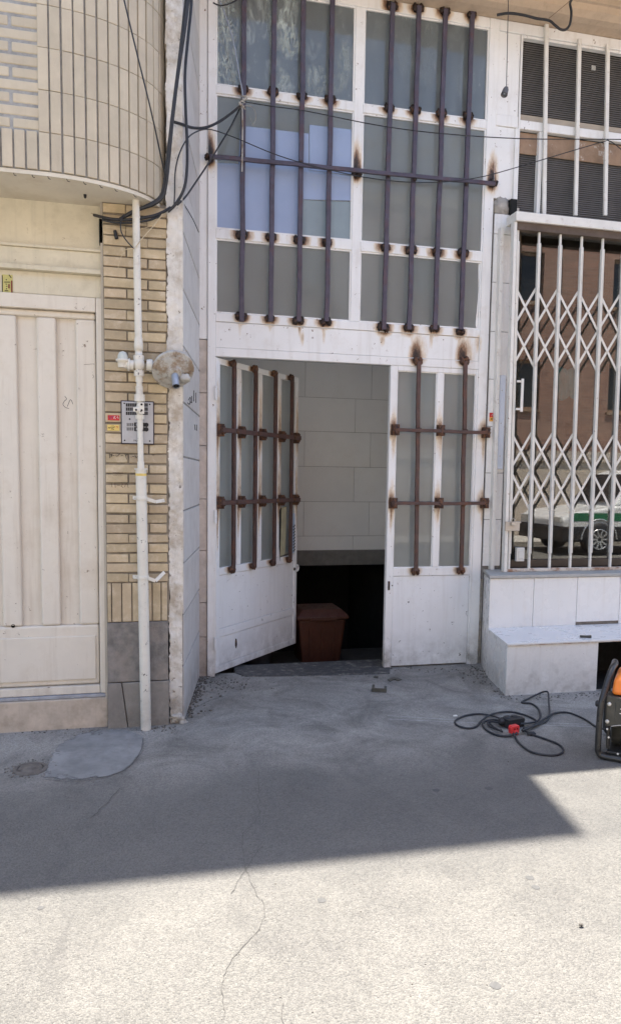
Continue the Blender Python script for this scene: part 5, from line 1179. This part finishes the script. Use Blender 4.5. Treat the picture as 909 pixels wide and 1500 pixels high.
# ------------------------------------------------------------------ generator
G0 = gnd(873, 1113); gx, gy = G0.x + .012, G0.y + .012
GN = thing('generator', (gx, gy, 0), 'portable generator in a black tube frame with an orange tank at the right edge', 'generator', None, math.radians(-40))
W_, DP = .62, .44
def loop(x):
    return smooth([(x+.05, gy+DP*.5, .482),(x+.046, gy+.17, .482),(x+.04, gy+.125, .470),(x+.028, gy+.075, .425),(x+.012, gy+.022, .345),(x+.004, gy+.003, .295),(x+.001, gy, .20),(x, gy, .08),(x+.004, gy+.004, .035),(x+.03, gy+.004, .017),(x+.12, gy+.002, .016),(x+.31, gy, .016)], 7)
b = MB(); b.tube(loop(gx), .0165, 12)
P = [Vector((2*(gx+W_/2)-p.x, p.y, p.z)) for p in loop(gx)]; b.tube(P, .0165, 12)
for m in (loop(gx), P): b.tube([Vector((p.x, 2*(gy+DP/2)-p.y, p.z)) for p in m], .0165, 12)
for x in (gx+.14, gx+W_-.14): b.tube([(x, gy+.02, .03),(x, gy+DP-.02, .03)], .012, 8)
b.build('tube_frame', mt['blackmetal'], GN)
each('rubber_foot', [lambda q, x=x, y=y: q.lathe((x, y, 0), (0,0,1), [(0,.018),(.012,.02),(.02,.014)], 12) for x in (gx+.03, gx+W_-.03) for y in (gy+.06, gy+DP-.06)], mt['black'], GN)
b = MB(); b.lathe((gx-.012, gy+.012, .302), (-1,0,0), [(-.014,.018),(.006,.018),(.012,.012)], 10); b.build('rubber_stop', mt['black'], GN)
# front control panel
py_ = gy+.030
b = MB(); b.prism([(gx+.028,.180),(gx+.088,.180),(gx+.10,.186),(gx+.53,.186),(gx+.54,.180),(gx+W_-.028,.180),(gx+W_-.028,.338),(gx+.028,.345)], py_, py_+.12); pnl = b.build('control_panel', mt['gendark'], GN, bevel=.004)
b = MB(); b.prism([(gx+.075,.222),(gx+.10,.205),(gx+W_-.06,.205),(gx+W_-.06,.325),(gx+.075,.325)], py_-.003, py_); b.build('panel_plate', mt['gendark'], pnl, bevel=.002)
b = MB(); 
for a, c in (((gx+.06,.184),(gx+.10,.196)),((gx+.10,.196),(gx+.30,.193))): b.bar((a[0],py_-.004,a[1]),(c[0],py_-.004,c[1]),.002,.002)
for x, z, w_ in ((gx+.10,.283,.012),(gx+.126,.290,.02),(gx+.13,.283,.024),(gx+.13,.275,.03),(gx+.135,.268,.02),(gx+.098,.258,.012)): b.box(x, x+w_, py_-.0045, py_-.0035, z, z+.0042)
b.build('lettering', mt['whiteink'], pnl)
each('bolt', [lambda q, a=a: q.lathe((a[0], py_, a[1]), (0,-1,0), [(0,.011),(.004,.011),(.008,.005)], 12) for a in ((gx+.044,.303),(gx+.038,.206),(gx+W_-.045,.300),(gx+W_-.045,.206))], mt['bolt'], pnl)
each('outlet', [lambda q, x=x: q.lathe((x, py_-.003, .262), (0,-1,0), [(0,.028),(.006,.028),(.007,.02),(.004,.02)], 18) for x in (gx+.22, gx+.30, gx+.38)], mt['black'], pnl)
# orange tank
b = MB(); b.add([(gx+.05,gy+.05,.348),(gx+.56,gy+.05,.348),(gx+.56,gy+.36,.348),(gx+.05,gy+.36,.348),(gx+.06,gy+.06,.44),(gx+.55,gy+.06,.44),(gx+.55,gy+.34,.44),(gx+.06,gy+.34,.44),(gx+.10,gy+.10,.465),(gx+.51,gy+.10,.465),(gx+.51,gy+.31,.465),(gx+.10,gy+.31,.465)],
    [(3,2,1,0),(0,1,5,4),(1,2,6,5),(2,3,7,6),(3,0,4,7),(4,5,9,8),(5,6,10,9),(6,7,11,10),(7,4,8,11),(8,9,10,11)]); tank = b.build('tank', mt['orange'], GN, bevel=.02, seg=3)
b = MB(); b.prism([(gx+.105,.348),(gx+.125,.392),(gx+.14,.398),(gx+.40,.398),(gx+.42,.348),(gx+.39,.348),(gx+.38,.380),(gx+.15,.380),(gx+.135,.348)], gy+.028, gy+.06); b.build('tank_guard', mt['orange'], tank, bevel=.004)
b = MB(); b.lathe((gx+.31, gy+.23, .46), (0,0,1), [(0,.04),(.02,.04),(.026,.034),(.027,0)], 18); b.build('tank_cap', mt['black'], tank)
# engine and alternator below
b = MB(); b.lathe((gx+.05, gy+.22, .115), (1,0,0), [(0,.07),(.01,.092),(.24,.095),(.26,.07)], 24); b.build('alternator', mt['gendark'], GN)
b = MB(); b.box(gx+.30, gx+.52, gy+.08, gy+.34, .06, .185); 
for k in range(8): b.box(gx+.32+k*.022, gx+.328+k*.022, gy+.05, gy+.08, .07, .17)
b.build('engine', mt['blackmetal'], GN, bevel=.006)
b = MB(); b.box(gx+.04, gx+W_-.04, gy+.03, gy+DP-.03, .024, .042); 
for k in range(4): b.box(gx+.035, gx+.05, gy+.05+k*.02, gy+.062+k*.02, .05, .17)
b.build('base_tray', mt['blackmetal'], GN, bevel=.004)
each('bolt', [lambda q, a=a: q.lathe(a,(0,-1,0),[(0,.006),(.006,.005)],8) for a in ((gx+.04,gy+.028,.165),(gx+.05,gy+.028,.12),(gx+.10,gy+.02,.040),(gx+.16,gy+.02,.058))], mt['bolt'], GN)

# ------------------------------------------------------------------ across the street, seen in the shop glass
OB = thing('red_brick_block', (9, -9, 0), 'red brown brick block of flats across the street reflected in the shop glass', 'building')
OY = -7.5
wins = [(x, z) for x in [1.2+2.9*k for k in range(9)] for z in (3.4, 6.2)]
def wall_with_holes(x0, x1, z0, z1, y, holes):
    q = MB(); xs = sorted({x0, x1} | {h[0] for h in holes} | {h[1] for h in holes}); zs = sorted({z0, z1} | {h[2] for h in holes} | {h[3] for h in holes})
    for a, c in zip(xs, xs[1:]):
        for e, f in zip(zs, zs[1:]):
            if any(h[0] <= a and c <= h[1] and h[2] <= e and f <= h[3] for h in holes): continue
            q.box(a, c, y-.25, y, e, f)
    return q
holes = [(x, x+.8, z, z+1.3) for x, z in wins]
wall_with_holes(-1, 26, 2.3, 8.4, OY, holes).build('wall', mt['redbrick'], OB)
b = MB(); b.box(-1, 26, OY-6, OY-.25, 0, 8.3); b.box(-1, 26, OY-.25, OY-.01, .9, 2.3-.001); b.build('core', mt['roof'], OB)
b = MB(); b.box(-1, 26, OY-.24, OY+.05, 2.02, 2.30); b.box(-1, 26, OY-.24, OY+.04, 0, 1.75); b.box(-1.02, 26.02, OY-6.1, OY+.06, 8.4, 8.65); b.build('stone_band', mt['redbrick_plain'], OB)
for x, z in wins:
    q = MB()
    for e in ((x,x+.07,z,z+1.3),(x+.73,x+.8,z,z+1.3),(x+.07,x+.73,z,z+.07),(x+.07,x+.73,z+1.23,z+1.3)): q.box(e[0],e[1],OY-.2,OY-.13,e[2],e[3])
    q.box(x-.06, x+.86, OY-.1, OY+.06, z-.07, z-.001)
    f = q.build('window', mt['wood'], OB)
    q = MB(); q.box(x+.07, x+.73, OY-.20, OY-.17, z+.07, z+1.23); q.build('pane', mt['carglass'], f)
OC = thing('beige_block', (-10, -9, 0), 'low beige rendered building across the street left of the brick block', 'building')
b = MB(); b.box(-24, -1.6, -14, -8.2, 0, 7.2); b.build('wall', mt['soffit'], OC)
b = MB(); b.box(-24.1, -1.5, -14.1, -8.05, 7.2, 7.45); b.build('parapet', mt['roof'], OC)
for k in range(6):
    for z in (1.2, 4.4):
        x = -22+3.4*k; q = MB(); q.box(x, x+1.3, -8.22, -8.12, z, z+1.5); f = q.build('window', mt['white'], OC, soot=lambda p: 0)
        q = MB(); q.box(x+.08, x+.61, -8.13, -8.10, z+.08, z+1.42); q.box(x+.69, x+1.22, -8.13, -8.10, z+.08, z+1.42); q.build('pane', mt['carglass'], f)
# white and green car parked there
def car(cx, cy):
    t = thing('parked_car', (cx, cy, 0), 'white car with a green side stripe parked across the street, reflected in the shop glass', 'car')
    L2, W2 = 2.15, .86
    body = [(-L2,.42),(-L2+.02,.72),(-L2+.18,.86),(-1.0,.98),(-.95,1.0),(1.75,1.0),(2.08,.92),(L2,.74),(L2,.42),(1.75,.30),(-1.8,.30)]
    q = MB(); q.prism([(cx+x, z) for x, z in body][::-1], cy-W2, cy+W2); q.build('body', mt['carwhite'], t, bevel=.05, seg=3)
    q = MB(); q.box(cx-L2-.012, cx+L2+.012, cy-W2-.012, cy+W2+.012, .28, .60); q.build('dark_lower_body', mt['black'], t, bevel=.04)  # black box round the lower part of the body
    cab = [(-.98,1.0),(-.40,1.66),(-.15,1.74),(1.55,1.74),(1.85,1.66),(2.02,1.0)]
    q = MB(); n = len(cab); vs = [(cx+x, cy-(W2-.04 if z < 1.1 else W2-.2), z) for x, z in cab]+[(cx+x, cy+(W2-.04 if z < 1.1 else W2-.2), z) for x, z in cab]
    q.add(vs, [tuple(range(n)), tuple(range(2*n-1,n-1,-1))]+[((i+1)%n,i,n+i,n+(i+1)%n) for i in range(n)]); q.build('cabin', mt['carwhite'], t, bevel=.04, seg=3)
    for side in (-1, 1):
        for wn in ([(-.80,1.06),(-.34,1.58),(.36,1.62),(.36,1.06)], [(.44,1.06),(.44,1.62),(1.5,1.62),(1.72,1.06)]):
            def sy(z): return cy + side*((W2-.04) - (z-1.0)/.66*.16 + .012)
            q = MB(); n = len(wn); q.add([(cx+x, sy(z), z) for x, z in wn]+[(cx+x, sy(z)-side*.03, z) for x, z in wn], [tuple(range(n)), tuple(range(2*n-1,n-1,-1))]+[(i,(i+1)%n,n+(i+1)%n,n+i) for i in range(n)]); q.build('side_window', mt['carglass'], t)
        q = MB(); q.box(cx-1.95, cx+2.0, cy+side*W2-.006, cy+side*W2+.006, .70, .86); q.build('green_stripe', mt['cargreen'], t)
        q = MB(); q.box(cx-.62, cx-.45, cy+side*(W2+.10)-.05, cy+side*(W2+.10)+.05, 1.0, 1.13); q.bar((cx-.53, cy+side*W2, 1.0),(cx-.53, cy+side*(W2+.1), 1.05),.03,.03); q.build('mirror', mt['carwhite'], t, bevel=.02)
    q = MB(); q.add([(cx-.93,cy-.72,1.05),(cx-.93,cy+.72,1.05),(cx-.45,cy+.6,1.62),(cx-.45,cy-.6,1.62)], [(0,1,2,3)]); q.v = [v+Vector((-.03,0,.03)) for v in q.v]; q.build('windscreen', mt['carglass'], t)
    for x in (-1.32, 1.32):
        for side in (-1, 1):
            y = cy+side*(W2-.08); q = MB(); q.lathe((cx+x, y-.11, .33), (0,1,0), [(0,.2),(.0,.31),(.03,.33),(.19,.33),(.22,.31),(.22,.2)], 32); wh = q.build('wheel', mt['black'], t)
            q = MB(); q.lathe((cx+x, y, .33), (0,side,0), [(.02,.21),(.118,.21),(.118,.19),(.06,.185),(.06,0)], 28)
            for k in range(10):
                a = k*PI/5; q.bar((cx+x, y+side*.10, .33), (cx+x+.19*math.cos(a), y+side*.112, .33+.19*math.sin(a)), .035, .015, Vector((0,side,0)))
            q.build('rim', mt['rim'], wh)
            q = MB(); q.tube([(cx+x+.40*math.cos(a), cy+side*(W2+.002), .33+.40*math.sin(a)) for a in [k*PI/14 for k in range(15)]], .022, 8); q.build('wheel_arch', mt['rim'], t)
    for side in (-1, 1):
        q = MB(); q.box(cx-L2-.01, cx-L2+.08, cy+side*.62-.16, cy+side*.62+.16, .66, .78); q.build('headlight', mt['bolt'], t, bevel=.02)
        q = MB(); q.box(cx+L2-.08, cx+L2+.01, cy+side*.66-.12, cy+side*.66+.12, .68, .82); q.build('tail_light', mt['red'], t, bevel=.02)
    q = MB(); q.box(cx+.1, cx+.5, cy-.5, cy+.5, 1.735, 1.82); q.build('roof_light', mt['carwhite'], t, bevel=.03)
    return t
car(10.5, -3.2)
